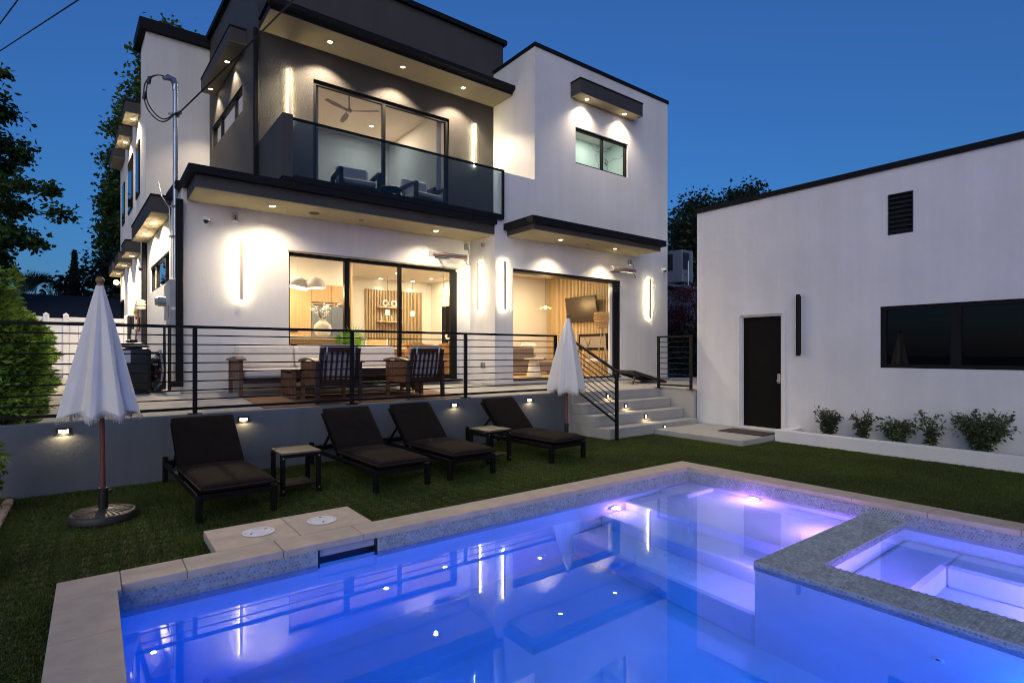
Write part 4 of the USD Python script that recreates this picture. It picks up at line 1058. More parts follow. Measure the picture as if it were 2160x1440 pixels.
heater('slim metal patio heater above the sliding kitchen door', (6.62, 11.14, 3.78), 0, 1)
heater('slim metal patio heater above the living room opening', (11.5, 10.09, 3.76), 0, 1)
for nm, lb, x, y, z, rz, sz in (('outlet_box', 'grey weatherproof outlet low on the return wall', XJ, 10.85, 1.21, -PI / 2, .07), ('outlet_box', 'small grey cover plate high on the return wall', XJ, 10.85, 4.07, -PI / 2, .05),
                                ('outlet_box', 'metal junction box above the heater by the return wall', 7.3, YL, 4.1, 0, .075), ('outlet_box', 'metal junction box above the right patio heater', 12.09, YR, 4.06, 0, .07)):
    t = T(nm, lb, 'outlet', (x, y, z), rz)
    part(t, 'box', B(-sz * .7, -.06, -sz, sz * .7, -.001, sz, b=.01), 'grey_metal'); part(t, 'lid', B(-sz * .6, -.072, -sz * .9, sz * .6, -.0605, sz * .9, b=.004), 'galvanised')

# electric service at the left corner
ep = T('electric_panel', 'grey electric service panel with round meter beside the corner downspout', 'electric panel', (1.25, 12.1, 2), world=True)
part(ep, 'cabinet', B(1.12, 11.88, 2.0, 1.262, 12.42, 2.86, b=.008), 'grey_metal')
part(ep, 'meter_box', B(1.13, 12.45, 2.15, 1.24, 12.95, 2.85, b=.008), 'grey_metal')
part(ep, 'meter', MB().cyl((1.0, 12.62, 2.50), .10, .14, 'x', 24), 'galvanised', smooth=30)
part(ep, 'meter_glass', MB().cyl((.95, 12.62, 2.50), .082, .05, 'x', 24), 'aluminium', smooth=30)
part(ep, 'warning_label', B(1.15, 11.876, 2.30, 1.22, 11.8795, 2.35), 'white_plastic')
part(ep, 'red_tag', B(1.116, 11.95, 2.15, 1.1195, 12.05, 2.4), 'red_plastic')
part(ep, 'conduit', MB().tube([(1.14, 12.05, 2.0), (1.14, 12.05, .78)], .03, 10).tube([(1.08, 12.3, 2.0), (1.08, 12.3, 1.5), (1.02, 12.4, 1.3), (1.02, 12.4, .78)], .022, 8), 'black_plastic', smooth=True)
part(ep, 'hose', MB().tube([(.95, 12.4, 1.5), (1.0, 12.1, 1.55), (1.03, 11.95, 1.2), (1.0, 11.95, .95), (.9, 12.05, .82)], .018, 8), 'grey_metal', smooth=True)
ms = T('service_mast', 'galvanised electric service mast with weatherhead and looped cables', 'service mast', (1.2, 11.75, 2.86), world=True)
part(ms, 'mast', MB().tube([(1.2, 11.74, 2.86), (1.2, 11.74, 6.38)], .04, 14), 'galvanised', smooth=True)
part(ms, 'weatherhead', MB().tube([(1.2, 11.74, 6.30), (1.2, 11.74, 6.40), (1.17, 11.72, 6.47), (1.08, 11.68, 6.48), (1.01, 11.65, 6.42)], [.05, .055, .06, .055, .03], 12), 'galvanised', smooth=True)
for z in (5.83, 4.15, 3.6): part(ms, 'clamp', B(1.13, 11.69, z, 1.27, 11.79, z + .04, b=.01).box(1.09, 11.72, z + .008, 1.13, 11.76, z + .032), 'galvanised')
part(ms, 'insulator', MB().bar((1.2, 11.70, 5.85), (1.27, 11.58, 5.86), .04, .05), 'black_plastic')
lo = MB()
C0 = np.array((1.04, 11.66, 6.44))
LQ = np.array((.66, 1, .92))
for sgn, dz, dx in ((1, 0, 0), (1.12, -.06, .03)):
    pts = [C0, C0 + LQ * (-.16, 0, .03), C0 + LQ * (-.36 * sgn, 0, -.10), C0 + LQ * (-.44 * sgn, 0, -.36), C0 + LQ * (-.36 * sgn, 0, -.62 + dz), C0 + LQ * (-.10, 0, -.80 + dz), C0 + LQ * (.12 + dx, 0, -.72), (1.25, 11.60, 5.86)]
    sp = np.array(pts); tt = np.linspace(0, len(sp) - 1, 48)
    from scipy.interpolate import CubicSpline
    lo.tube(CubicSpline(range(len(sp)), sp)(tt), .011, 7)
part(ms, 'looped_cable', lo, 'cable_black', smooth=True)
part(ms, 'splice', MB().tube([C0 + LQ * (-.36, 0, -.05), C0 + LQ * (-.39, 0, -.18)], [.03, .034], 8).tube([C0 + LQ * (-.47, 0, -.36), C0 + LQ * (-.49, 0, -.50)], [.026, .03], 8), 'black_plastic', smooth=True)
solo('service_drop', MB().tube([(1.25 + 2.6 * s, 11.60 - 8.45 * s, 5.86 + 2.0 * s - .35 * s * (1 - s)) for s in np.linspace(0, 1, 24)], .014, 6), 'cable_black', 'black service cable rising from the mast across the dark roof', 'cable')
part(ms, 'thin_wire', MB().tube([(.98, 12.3, 4.75), (1.02, 12.2, 4.45), (1.13, 12.0, 4.2), (1.15, 11.9, 3.6), (1.15, 11.9, 2.9)], .009, 6), 'galvanised')
module()
for w, p, q in (('upper', (-2.81, 22.26, 9.97), (-.46, 9.15, 6.49)), ('lower', (-2.81, 22.26, 9.74), (.5, 8.42, 6.52))):
    p, q = np.array(p, float), np.array(q, float)
    solo('power_line', MB().tube([p + (q - p) * s for s in np.linspace(0, 1, 16)], .012, 6), 'cable_black', f'thin black power line across the top left sky, the {w} one', 'power line', 'overhead power lines')

# equipment in the side yard
module(*HM)
wh = T('water_heater', 'white tankless water heater box on the side wall with beige flue', 'water heater', (.85, 16.95, 2.4), world=True)
part(wh, 'case', B(.69, 16.8, 2.42, 1.06, 17.05, 3.28, b=.025), 'white_plastic')
part(wh, 'seam', B(.688, 16.797, 3.02, 1.062, 16.803, 3.028), 'grey_metal')
part(wh, 'flue', MB().lathe([(0, 0), (.10, 0), (.12, .02), (.12, .07), (.105, .08), (.105, .09), (.125, .10), (.125, .15), (.105, .16), (.105, .17), (.115, .18), (.115, .23), (.06, .26), (0, .26)], (.96, 16.62, 2.58), 24), 'beige_plastic', smooth=30)
part(wh, 'flue_elbow', B(.85, 16.7, 2.62, .95, 16.8, 2.72, b=.02), 'beige_plastic')
part(wh, 'yellow_label', B(.80, 16.795, 2.47, .88, 16.7995, 2.56), 'yellow_plastic')
part(wh, 'data_label', B(.76, 16.795, 2.84, .94, 16.7995, 2.98), 'lid_plastic')
lines = MB()
for k in range(5): lines.box(.78, 16.793, 2.86 + k * .022, .92 - (k % 2) * .04, 16.7945, 2.868 + k * .022)
part(wh, 'label_print', lines, 'grey_metal')
part(wh, 'copper_pipe', MB().tube([(.90, 16.7, 2.6), (.90, 16.7, 2.2), (.86, 16.75, 1.9), (.86, 16.75, 1.2)], .02, 8).tube([(.99, 16.85, 2.42), (.99, 16.8, 1.7), (.97, 16.8, 1.0)], .018, 8), 'copper', smooth=True)
part(wh, 'dark_pipe', MB().tube([(.72, 16.85, 2.42), (.72, 16.85, .8)], .035, 10).tube([(.80, 16.85, 2.42), (.80, 16.85, 2.1)], .03, 10), 'black_plastic', smooth=True)
pf = T('pool_heater', 'black rounded pool heater standing behind the railing', 'pool heater', (.59, 12.1, TZ))
part(pf, 'body', B(-.25, -.27, .03, .25, .27, .84, b=.06), 'black_plastic', smooth=30)
part(pf, 'foot', B(-.22, -.24, 0, .22, .24, .029), 'black_plastic')
part(pf, 'lid', MB().lathe([(.235, .842), (.24, .86), (.19, .905), (.10, .925), (0, .93)], n=28), 'base_resin', smooth=30)
part(pf, 'vent_cap', MB().cyl((0, 0, .93), .06, .05).tube([(-.12, 0, .955), (.02, 0, .955)], .02, 8), 'black_plastic')
part(pf, 'rating_label', B(-.20, -.276, .56, -.06, -.2705, .78), 'lid_plastic')
pp = T('pump_pipework', 'cluster of dark pump pipes and valves between heater and wall', 'pump', (.98, 12.25, TZ))
part(pp, 'pump', MB().cyl((0, -.25, .16), .10, .36, 'y', 20), 'black_plastic', smooth=30)
part(pp, 'filter', MB().lathe([(0, .02), (.12, .02), (.12, .55), (.09, .63), (.03, .66), (0, .66)], (-.03, .25, 0), 20), 'black_plastic', smooth=30)
part(pp, 'pipe', MB().tube([(-.14, -.1, .74), (-.02, -.1, .74), (.03, -.1, .66), (.03, -.1, .2)], .028, 10).tube([(-.14, -.1, .55), (-.05, -.1, .55), (-.05, -.1, .10)], .028, 10).tube([(.1, .05, .95), (.1, .05, .05)], .025, 10), 'base_resin', smooth=True)
part(pp, 'valve', MB().ball((.02, -.12, .42), .045).ball((-.05, -.12, .30), .04), 'copper', smooth=True)
part(pp, 'gauge', MB().cyl((-.03, -.02, .68), .035, .03, 'y', 16).box(-.1, -.16, .52, -.02, -.13, .56), 'aluminium')
bn = T('storage_bin', 'low bin with a blue lid behind the pool heater', 'bin', (.32, 14.2, TZ))
part(bn, 'bin_body', B(-.3, -.3, 0, .3, .3, .72, b=.03), 'grey_metal'); part(bn, 'lid', B(-.33, -.33, .721, .33, .33, .79, b=.03), 'blue_lid')

# white vinyl fence with gate at the end of the side yard
vf = T('vinyl_fence', 'white vinyl board fence and gate closing the side yard', 'fence', (0, 20.5, TZ), world=True)
for x in (-2.9, -1.06, -.62, .92 - .1): part(vf, 'post', B(x - .065, 20.44, TZ, x + .065, 20.57, 2.60, b=.006).hull([(x + a, 20.505 + b, z) for a, b, z in ((-.075, -.075, 2.601), (.075, -.075, 2.601), (.075, .075, 2.601), (-.075, .075, 2.601), (0, 0, 2.66))]), 'white_vinyl')
for x0, x1 in ((-2.83, -1.13), (-.55, .75)):
    part(vf, 'top_rail', B(x0, 20.46, 2.42, x1, 20.55, 2.54), 'white_vinyl'); part(vf, 'bottom_rail', B(x0, 20.46, .83, x1, 20.55, .96), 'white_vinyl')
    n = int(round((x1 - x0) / .2))
    for k in range(n): part(vf, 'board', B(x0 + (x1 - x0) * k / n + .004, 20.485, .965, x0 + (x1 - x0) * (k + 1) / n - .004, 20.53, 2.415, b=.006), 'white_vinyl')
part(vf, 'gate_gap', B(-1.0, 20.49, .85, -.68, 20.52, 2.5), 'white_vinyl')
module()
wp_ = solo('timber_post', B(-1.42, 9.4, 0, -1.33, 9.5, 2.6, b=.006), 'fence_timber', 'weathered timber post rising from the hedge', 'post')

# ------------------------------------------------------------------ railings
def rail_run(label, p, q, posts, ztop, zbot, t=None):
    """horizontal rail run from p to q (x, y); posts: distances along it"""
    t = t or T('terrace_railing', label, 'railing', (p[0], p[1], TZ), world=True)
    p, q = np.array(p, float), np.array(q, float); L = np.linalg.norm(q - p); d = (q - p) / L
    P = lambda s, z: (*(p + d * s), z)
    for s in posts:
        c = p + d * s
        part(t, 'post', B(c[0] - .024, c[1] - .024, TZ + .012, c[0] + .024, c[1] + .024, ztop - .035, b=.003), 'rail_black')
        part(t, 'base_plate', B(c[0] - .075, c[1] - .06, TZ + .0005, c[0] + .075, c[1] + .06, TZ + .012, b=.003), 'rail_black')
    part(t, 'top_rail', MB().bar(P(0, ztop - .018), P(L, ztop - .018), .05, .034), 'rail_black')
    part(t, 'bottom_rail', MB().bar(P(0, zbot), P(L, zbot), .028, .034), 'rail_black')
    for k in range(8): part(t, 'rod', MB().tube([P(0, zbot + (ztop - zbot - .01) * (k + 1) / 9), P(L, zbot + (ztop - zbot - .01) * (k + 1) / 9)], .0085, 6), 'rail_black')
    return t


rail_run('long black metal railing with thin rods along the terrace edge', (-3.0, 7.68), (6.90, 7.68), (.12, 2.06, 3.99, 5.96, 7.89, 9.87), 1.835, .825)
rail_run('short black railing between the steps and the annexe', (9.61, 7.47), (9.61, 6.62), (.024, .826), 1.86, .83)
hr = T('stair_handrail', 'sloping black handrail with rods beside the steps', 'handrail', (7.10, 6.4, 0), world=True)
part(hr, 'post', B(7.075, 6.345, .0, 7.125, 6.395, 1.15, b=.003), 'rail_black')
part(hr, 'top_rail', MB().bar((7.10, 6.33, 1.165), (7.10, 7.66, 1.835), .05, .034, (0, 0, 1)), 'rail_black')
for k in range(8):
    z0 = .33 + .82 * (k + 1) / 9
    part(hr, 'rod', MB().tube([(7.10, 6.39, z0), (7.10, 7.66, z0 + .655)], .0085, 6), 'rail_black')
part(hr, 'bottom_rail', MB().bar((7.10, 6.39, .33), (7.10, 7.52, .90), .028, .034), 'rail_black')

# ------------------------------------------------------------------ terrace furniture
rug = T('terrace_rug', 'brown woven rug under the terrace seating', 'rug', (3.4, 8.5, TZ + .032))
rgm = B(-1.60, -.72, .001, 1.55, .76, .012, b=.004)
for v in rgm.v: v[:, 2] += .04 * v[:, 1]
part(rug, 'weave', rgm, 'rug_brown')


def armchair():
    module(.975, .0375)
    c = T('slatted_armchair', 'dark slatted wood armchair seen from behind, left of the pair', 'armchair', (2.90, 8.38, TZ + .012), group='slatted terrace armchairs')
    for sx in (-1, 1):
        x = sx * .32
        part(c, 'leg', MB().bar((x, -.36, 0), (x, -.34, .60), .05, .06, (0, 1, 0)), 'dark_wood')
        part(c, 'leg', MB().bar((x, .34, 0), (x, .34, .62), .05, .06, (0, 1, 0)), 'teak')
        arm = MB()
        ys_ = np.linspace(-.42, .42, 9); zs_ = .645 - .05 * np.abs(np.linspace(-1.0, .8, 9)) ** 2
        for (ya, za), (yb, zb) in zip(zip(ys_, zs_), zip(ys_[1:], zs_[1:])): arm.bar((x, ya, za), (x, yb + .002, zb), .09, .026)
        part(c, 'armrest', arm, 'teak')
        part(c, 'side_rail', B(x - .02, -.31, .26, x + .02, .31, .34), 'teak')
        for k in range(9): part(c, 'side_slat', B(x - .010, -.285 + k * .066, .34, x + .010, -.255 + k * .066, .60), 'teak')
    part(c, 'seat_frame', B(-.29, -.30, .27, .29, .34, .33), 'dark_wood')
    part(c, 'seat_cushion', B(-.29, -.26, .331, .29, .36, .45, b=.04), 'cushion_white')
    def bk(mb): return mb.rot(.24, (0, -.30, .30), 'x')
    part(c, 'back_frame', bk(B(-.30, -.325, .25, -.245, -.29, .82).box(.245, -.325, .25, .30, -.29, .82).box(-.245, -.325, .76, .245, -.29, .83).box(-.245, -.325, .25, .245, -.29, .33)), 'dark_wood')
    for k in range(6): part(c, 'back_slat', bk(B(-.215 + k * .078, -.32, .331, -.188 + k * .078, -.298, .76)), 'dark_wood')
    part(c, 'back_cushion', bk(B(-.285, -.288, .36, .285, -.19, .85, b=.035)), 'cushion_grey')
    part(c, 'cushion_strap', bk(B(-.22, -.332, .72, -.20, -.326, .855).box(.19, -.332, .72, .21, -.326, .855)), 'lid_plastic')
    return c


ac = armchair()
dup(ac, (4.29, 8.32, TZ + .012), .04, 'dark slatted wood armchair seen from behind, right of the pair')
module(.905, .1425)
so = T('terrace_sofa', 'teak terrace sofa with tall white back cushions below the kitchen window', 'sofa', (3.6, 10.6, TZ))
for x in (-1.62, 1.60):
    part(so, 'leg', B(x - .03, -.50, 0, x + .03, -.44, .62), 'teak'); part(so, 'leg', B(x - .03, .36, 0, x + .03, .42, .62), 'teak')
    part(so, 'armrest', MB().hull([(x + dx, y, z) for dx in (-.07, .07) for y, z in ((-.56, .615), (-.56, .64), (-.3, .66), (-.3, .685), (.42, .61), (.42, .635))]), 'teak')
    for k in range(8): part(so, 'side_slat', B(x - .012, -.42 + k * .1, .30, x + .012, -.36 + k * .1, .61), 'teak')
    part(so, 'side_rail', B(x - .02, -.43, .24, x + .02, .35, .30), 'teak')
part(so, 'front_rail', B(-1.58, -.49, .22, 1.56, -.44, .31), 'dark_wood'); part(so, 'back_rail', B(-1.58, .37, .22, 1.56, .42, .31), 'dark_wood')
for k in range(3):
    part(so, 'seat_cushion', B(-1.56 + k * 1.04, -.45, .312, -.54 + k * 1.04, .36, .46, b=.04), 'cushion_white')
    part(so, 'back_cushion', MB().box(-1.56 + k * 1.04, .22, .46, -.54 + k * 1.04, .38, .90, b=.05).rot(-.12, (0, .3, .46), 'x'), 'cushion_white')
module(.943, .0855)
ct = T('coffee_table', 'low dark wood coffee table between sofa and armchairs', 'coffee table', (3.6, 9.28, TZ + .012))
for k in range(6): part(ct, 'top_slat', B(-1.12, -.30 + k * .1, .435, 1.12, -.21 + k * .1, .46), 'dark_wood')
for x in (-1.08, 1.08):
    for k in range(7): part(ct, 'end_slat', B(x - .02, -.28 + k * .085, .08, x + .02, -.21 + k * .085, .40), 'teak')
    part(ct, 'leg', B(x - .035, -.30, 0, x + .035, -.283, .434), 'teak'); part(ct, 'leg', B(x - .035, .31, 0, x + .035, .33, .434), 'teak')
part(ct, 'apron', B(-1.06, -.29, .36, 1.06, -.27, .434).box(-1.06, .28, .36, 1.06, .30, .434), 'dark_wood')
part(ct, 'lower_shelf', B(-1.06, -.26, .14, 1.06, .27, .165), 'dark_wood')
bk_ = T('magazine', 'pale magazine lying on the lower shelf of the coffee table', 'magazine', (4.15, 9.15, TZ + .178)); part(bk_, 'pages', B(-.2, -.13, 0, .2, .13, .02, b=.003), 'lid_plastic')
pv = T('palm_vase', 'bright green fan palm leaves in a vase on the coffee table', 'plant', (3.55, 9.24, TZ + .472))
part(pv, 'vase_body', MB().lathe([(0, 0), (.06, 0), (.075, .10), (.05, .20), (.055, .24)], n=20), 'black_plastic', smooth=True)


def fan_leaf(c, nrm, up, r, n=26, spread=2.5):
    c, nrm, up = (np.array(a, float) for a in (c, nrm, up)); nrm /= np.linalg.norm(nrm); up -= nrm * (up @ nrm); up /= np.linalg.norm(up); sd = np.cross(up, nrm)
    m = MB()
    for k in range(n):
        a = -spread + 2 * spread * k / (n - 1)
        d = up * math.cos(a) + sd * math.sin(a); w = np.cross(nrm, d)
        L = r * (1 - .12 * abs(a) / spread) * rng.uniform(.92, 1.05); h = r * .032
        tip = c + d * L + nrm * rng.uniform(-.03, .01) - np.array((0, 0, .05 * r))
        m.add([c, c + d * L * .45 + w * h + nrm * .006, c + d * L * .45 - nrm * .006, c + d * L * .45 - w * h + nrm * .006, tip], [(0, 1, 2), (0, 2, 3), (1, 4, 2), (2, 4, 3)])
    return m


part(pv, 'leaf', fan_leaf((.02, -.05, .50), (-.35, -1, .25), (.1, 0, 1), .31), 'palm_leaf')
part(pv, 'leaf', fan_leaf((-.20, .03, .46), (.8, -1, .1), (-.2, 0, 1), .20, 20, 2.0), 'palm_leaf')
part(pv, 'stem', MB().tube([(0, 0, .1), (0, -.02, .35), (.02, -.045, .50)], .008, 6).tube([(0, 0, .1), (-.08, .02, .3), (-.2, .035, .46)], .008, 6), 'palm_leaf')
module(.958, .063)
ch = T('cornhole_board', 'black cornhole board on folding legs at the top of the steps', 'game board', (10.75, 8.85, TZ), .0)
bd = Polygon([(-.62, -.31), (.60, -.31), (.60, .31), (-.62, .31)]).difference(Polygon([(-.42 + .076 * math.cos(a), .076 * math.sin(a)) for a in np.linspace(0, 2 * PI, 24)[:-1]]))
part(ch, 'board', MB().poly(bd, .02, lambda u, v, w: (u, v, .165 - u * .235 + w)), 'black_plastic')
part(ch, 'frame', MB().hull([(x, y, .160 - x * .235 + z) for x in (-.62, .60) for y in (-.305, -.285) for z in (-.05, 0)]).hull([(x, y, .160 - x * .235 + z) for x in (-.62, .60) for y in (.285, .305) for z in (-.05, 0)]), 'black_plastic')
for sy in (-1, 1): part(ch, 'leg', MB().bar((-.52, sy * .27, .25), (-.66, sy * .27, 0), .04, .04), 'dark_wood')
part(ch, 'side_rail', MB().bar((-.62, -.3, .27), (-.62, .3, .27), .02, .05), 'black_plastic')
bb = T('bean_bag', 'small red bean bag lying on the cornhole board', 'bean bag', (10.95, 8.80, TZ + .165)); part(bb, 'cloth', MB().ball((0, 0, 0), .085, (1.1, 1, .34)), 'bag_red', smooth=True)
#CONTINUE
module()
# ------------------------------------------------------------------ loungers, tables, parasols on the lawn
def pillow(x0, x1, y0, y1, z0, z1, n=14, m=22, p=8):
    u, v = np.meshgrid(np.sin(np.linspace(-PI / 2, PI / 2, n)), np.sin(np.linspace(-PI / 2, PI / 2, m)), indexing='ij')
    e = ((1 - np.abs(u) ** p) * (1 - np.abs(v) ** p)).clip(0) ** .33
    X, Y = (x0 + x1) / 2 + u * (x1 - x0) / 2, (y0 + y1) / 2 + v * (y1 - y0) / 2
    zm = z0 + (z1 - z0) * .45
    bl = .012 * np.cos(u * 1.5) * np.cos(v * 1.5) + (fbm(np.stack([X * 5, Y * 5, X * 0], -1), 3, 5) - .5) * .012
    top = np.stack([X, Y, zm + (z1 - zm) * e + bl * e], -1).reshape(-1, 3); bot = np.stack([X, Y, zm - (zm - z0) * e], -1).reshape(-1, 3)
    q = np.array([(i * m + j, (i + 1) * m + j, (i + 1) * m + j + 1, i * m + j + 1) for i in range(n - 1) for j in range(m - 1)])
    return MB().add(top, q).add(bot, q[:, ::-1])


def lounger():
    c = T('sun_lounger', 'dark cushioned sun lounger, leftmost of the row, beside the left parasol', 'sun lounger', (1.06, 5.5, 0), .04, group='dark sun loungers along the retaining wall')
    for sx in (-1, 1):
        x = sx * .315
        part(c, 'side_rail', B(x - .018, .0, .195, x + .018, 2.03, .25, b=.004), 'lounger_frame')
        part(c, 'leg', B(x - .025, .01, 0, x + .025, .07, .25, b=.004), 'lounger_frame')
        part(c, 'leg', B(x - .025, 1.97, 0, x + .025, 2.03, .30, b=.004), 'lounger_frame')
        part(c, 'back_strut', MB().bar((sx * .27, 1.42, .50), (sx * .27, 1.75, .22), .025, .025), 'lounger_frame')
    for y0 in (.01, 1.98): part(c, 'cross_bar', B(-.297, y0, .195, .297, y0 + .04, .25), 'lounger_frame')
    for k in range(8): part(c, 'seat_slat', B(-.297, .10 + k * .13, .225, .297, .17 + k * .13, .245), 'lounger_frame')
    part(c, 'seat_cushion', pillow(-.315, .315, -.03, 1.13, .252, .345), 'cushion_dark', smooth=True)
    def piping(x0, x1, y0, y1, z): return MB().tube([(x0 + .03, y0, z), (x1 - .03, y0, z), (x1, y0 + .03, z), (x1, y1 - .03, z), (x1 - .03, y1, z), (x0 + .03, y1, z), (x0, y1 - .03, z), (x0, y0 + .03, z), (x0 + .03, y0, z)], .005, 6)
    part(c, 'piping', piping(-.314, .314, -.029, 1.129, .300), 'sling_dark')
    part(c, 'cushion_seam', MB().tube([(-.30, .55, .344), (0, .55, .352), (.30, .55, .344)], .003, 5), 'sling_dark')
    bk = lambda mb: mb.rot(.73, (0, 1.11, .27), 'x')
    part(c, 'back_cushion', bk(pillow(-.315, .315, 1.11, 1.82, .275, .355)), 'cushion_dark', smooth=True)
    part(c, 'back_frame', bk(B(-.315, 1.10, .235, -.28, 1.80, .27).box(.28, 1.10, .235, .315, 1.80, .27).box(-.28, 1.76, .235, .28, 1.80, .27)), 'lounger_frame')
    return c


l0 = lounger()
for (x, y, rz, lb) in ((2.72, 5.52, .035, 'dark cushioned sun lounger, second from the left, right of the first side table'), (3.66, 5.56, .03, 'dark cushioned sun lounger, third from the left, close beside the second'),
                       (5.26, 5.58, .05, 'dark cushioned sun lounger, rightmost of the row, nearest the steps')):
    dup(l0, (x, y, 0), rz, lb)


def side_table():
    t = T('side_table', 'small slatted side table between the first and second loungers', 'side table', (1.76, 6.2, 0), group='small slatted side tables')
    for k in range(4): part(t, 'top_slat', B(-.205, -.215 + k * .108, .435, .205, -.111 + k * .108, .455, b=.003), 'table_wood')
    part(t, 'apron', B(-.20, -.205, .40, .20, -.185, .434).box(-.20, .195, .40, .20, .215, .434), 'lounger_frame')
    for sx in (-1, 1):
        for sy in (-1, 1): part(t, 'leg', B(sx * .185 - .022, sy * .19 - .022, 0, sx * .185 + .022, sy * .19 + .022, .434, b=.003), 'lounger_frame')
    for k in range(4): part(t, 'shelf_slat', B(-.16, -.18 + k * .09, .09, .16, -.10 + k * .09, .105), 'lounger_frame')
    part(t, 'bolt', MB().cyl((-.185, -.2165, .40), .009, .005, 'y', 8).cyl((.185, -.2165, .06), .009, .005, 'y', 8).cyl((.185, -.2165, .40), .009, .005, 'y', 8).cyl((-.185, -.2165, .06), .009, .005, 'y', 8), 'aluminium')
    return t


s0 = side_table()
dup(s0, (4.40, 6.28, 0), .08, 'small slatted side table between the third and fourth loungers')


def parasol(label, loc, rad, ztop, zbot, lobes, phase, depth, tiltx, seed, bulge=0.):
    r_ = np.random.default_rng(seed)
    t = T('parasol', label, 'parasol', loc, group='closed white fringed parasols')
    base = MB().lathe([(.0, .0), (.245, 0), (.255, .02), (.25, .065), (.235, .082), (.06, .105), (0, .105)], n=40)
    part(t, 'base', base, 'base_resin', smooth=35)
    rb = MB()
    for k in range(36):
        a = k * PI / 18; c_, s_ = math.cos(a), math.sin(a)
        rb.bar((.07 * c_, .07 * s_, .105), (.225 * c_, .225 * s_, .086), .008, .010)
    part(t, 'base_ribs', rb, 'base_resin')
    part(t, 'collar', MB().cyl((0, 0, .10), .036, .19, n=18).box(.03, -.012, .24, .065, .012, .265), 'black_plastic', smooth=35)
    tp = lambda z: (tiltx * (z - .1), 0, z)
    part(t, 'pole', MB().tube([tp(z) for z in (.28, .7, 1.2, ztop)], .020, 12), 'pole_wood', smooth=True)
    fx = tp(ztop)[0]
    part(t, 'finial', MB().lathe([(.0, .075), (.022, .07), (.034, .05), (.034, .035), (.02, .012), (.024, .006), (.026, -.012), (.016, -.014)], (fx, 0, ztop + .005), 20), 'finial_wood', smooth=True)
    n, m = 144, 26
    V = []
    th = np.linspace(0, 2 * PI, n, endpoint=False)
    lob = (1 - np.abs(np.sin(lobes * th / 2 + phase + .25 * np.sin(2 * th + seed)))) ** .8
    lob2 = .5 + .5 * np.cos(lobes * 2 * th + phase * 1.7 + 1.)
    wob = 1 + .07 * np.cos(th * 3 + seed) + .05 * np.cos(th * 2 + 2 * seed)
    for i in range(m):
        s = i / (m - 1)
        R = .028 + (rad - .028) * (s ** (1.0 - bulge) if bulge else s)
        if bulge: R *= 1 - .10 * max(0, (s - .88) / .12) ** 2
        d = depth * min(1, .25 + s * 1.1)
        rr = R * (1 - d + d * lob - .05 * s * lob2 + .02 * s * np.cos(23 * th + 3 * s)) * wob
        zz = ztop + (zbot - ztop) * s + (.05 * s ** 6) * (1 - lob) * 1.2
        ox = tiltx * (zz - .1)
        V.append(np.stack([ox + rr * np.cos(th), rr * np.sin(th), zz + 0 * th], 1))
    q = [(i * n + j, (i + 1) * n + j, (i + 1) * n + (j + 1) % n, i * n + (j + 1) % n) for i in range(m - 1) for j in range(n)]
    part(t, 'canopy', MB().add(np.vstack(V), q), 'canvas_white', smooth=True)
    hem = V[-1]; hem2 = V[-3]
    fr = MB()
    vv, ff, c = [], [], 0
    for k in range(720):
        f_ = k / 720 * n; i = int(f_); w = f_ - i
        p = hem[i] * (1 - w) + hem[(i + 1) % n] * w; p = p + (hem2[i] - hem[i]) * r_.uniform(0, .12)
        o = p - (tiltx * (p[2] - .1), 0, p[2]); o /= np.linalg.norm(o); s_ = np.cross(o, (0, 0, 1)) * .0022
        L = r_.uniform(.050, .066); j = r_.normal(0, .004, 3)
        a = p + o * .004
        q2 = a + o * .004 + j * .5 - (0, 0, L * .5); e = a + j + o * r_.uniform(-.012, .002) - (0, 0, L)
        vv += [a - s_, a + s_, q2 - s_ + o * .002, q2 + s_ + o * .002, e - s_ * .8, e + s_ * .8]; ff += [(c, c + 1, c + 3, c + 2), (c + 2, c + 3, c + 5, c + 4)]; c += 6
    fr.add(vv, ff); part(t, 'fringe', fr, 'fringe', kind='stuff')
    return t


parasol('closed white fringed parasol standing left of the loungers', (.075, 6.17, 0), .315, 2.105, .935, 7, .6, .34, -.012, 3)
parasol('closed white fringed parasol standing in front of the steps', (6.52, 7.0, 0), .375, 2.10, .83, 6, 2.2, .36, .02, 5, bulge=.12)

# ------------------------------------------------------------------ plants and trees
def leaves(centers, length, width, r_, droop=.3, fold=.25, up=None):
    """one folded leaf of two faces at each centre"""
    n = len(centers); L = length * r_.uniform(.6, 1.2, n)[:, None]; W = width * r_.uniform(.7, 1.2, n)[:, None]
    d = r_.normal(0, 1, (n, 3)); d[:, 2] = d[:, 2] * .6 - droop
    if up is not None: d = d + up
    d /= np.linalg.norm(d, axis=1)[:, None]
    k = r_.normal(0, 1, (n, 3)); s = np.cross(d, k); s /= np.linalg.norm(s, axis=1)[:, None] + 1e-9
    nn = np.cross(s, d)
    a = centers; b = centers + d * L * .5 + s * W * .5 + nn * W * fold; c = centers + d * L; e = centers + d * L * .5 - s * W * .5 + nn * W * fold
    V = np.stack([a, b, c, e], 1).reshape(-1, 3); i = np.arange(n)[:, None] * 4
    return V, np.vstack([i + (0, 1, 2), i + (0, 2, 3)])


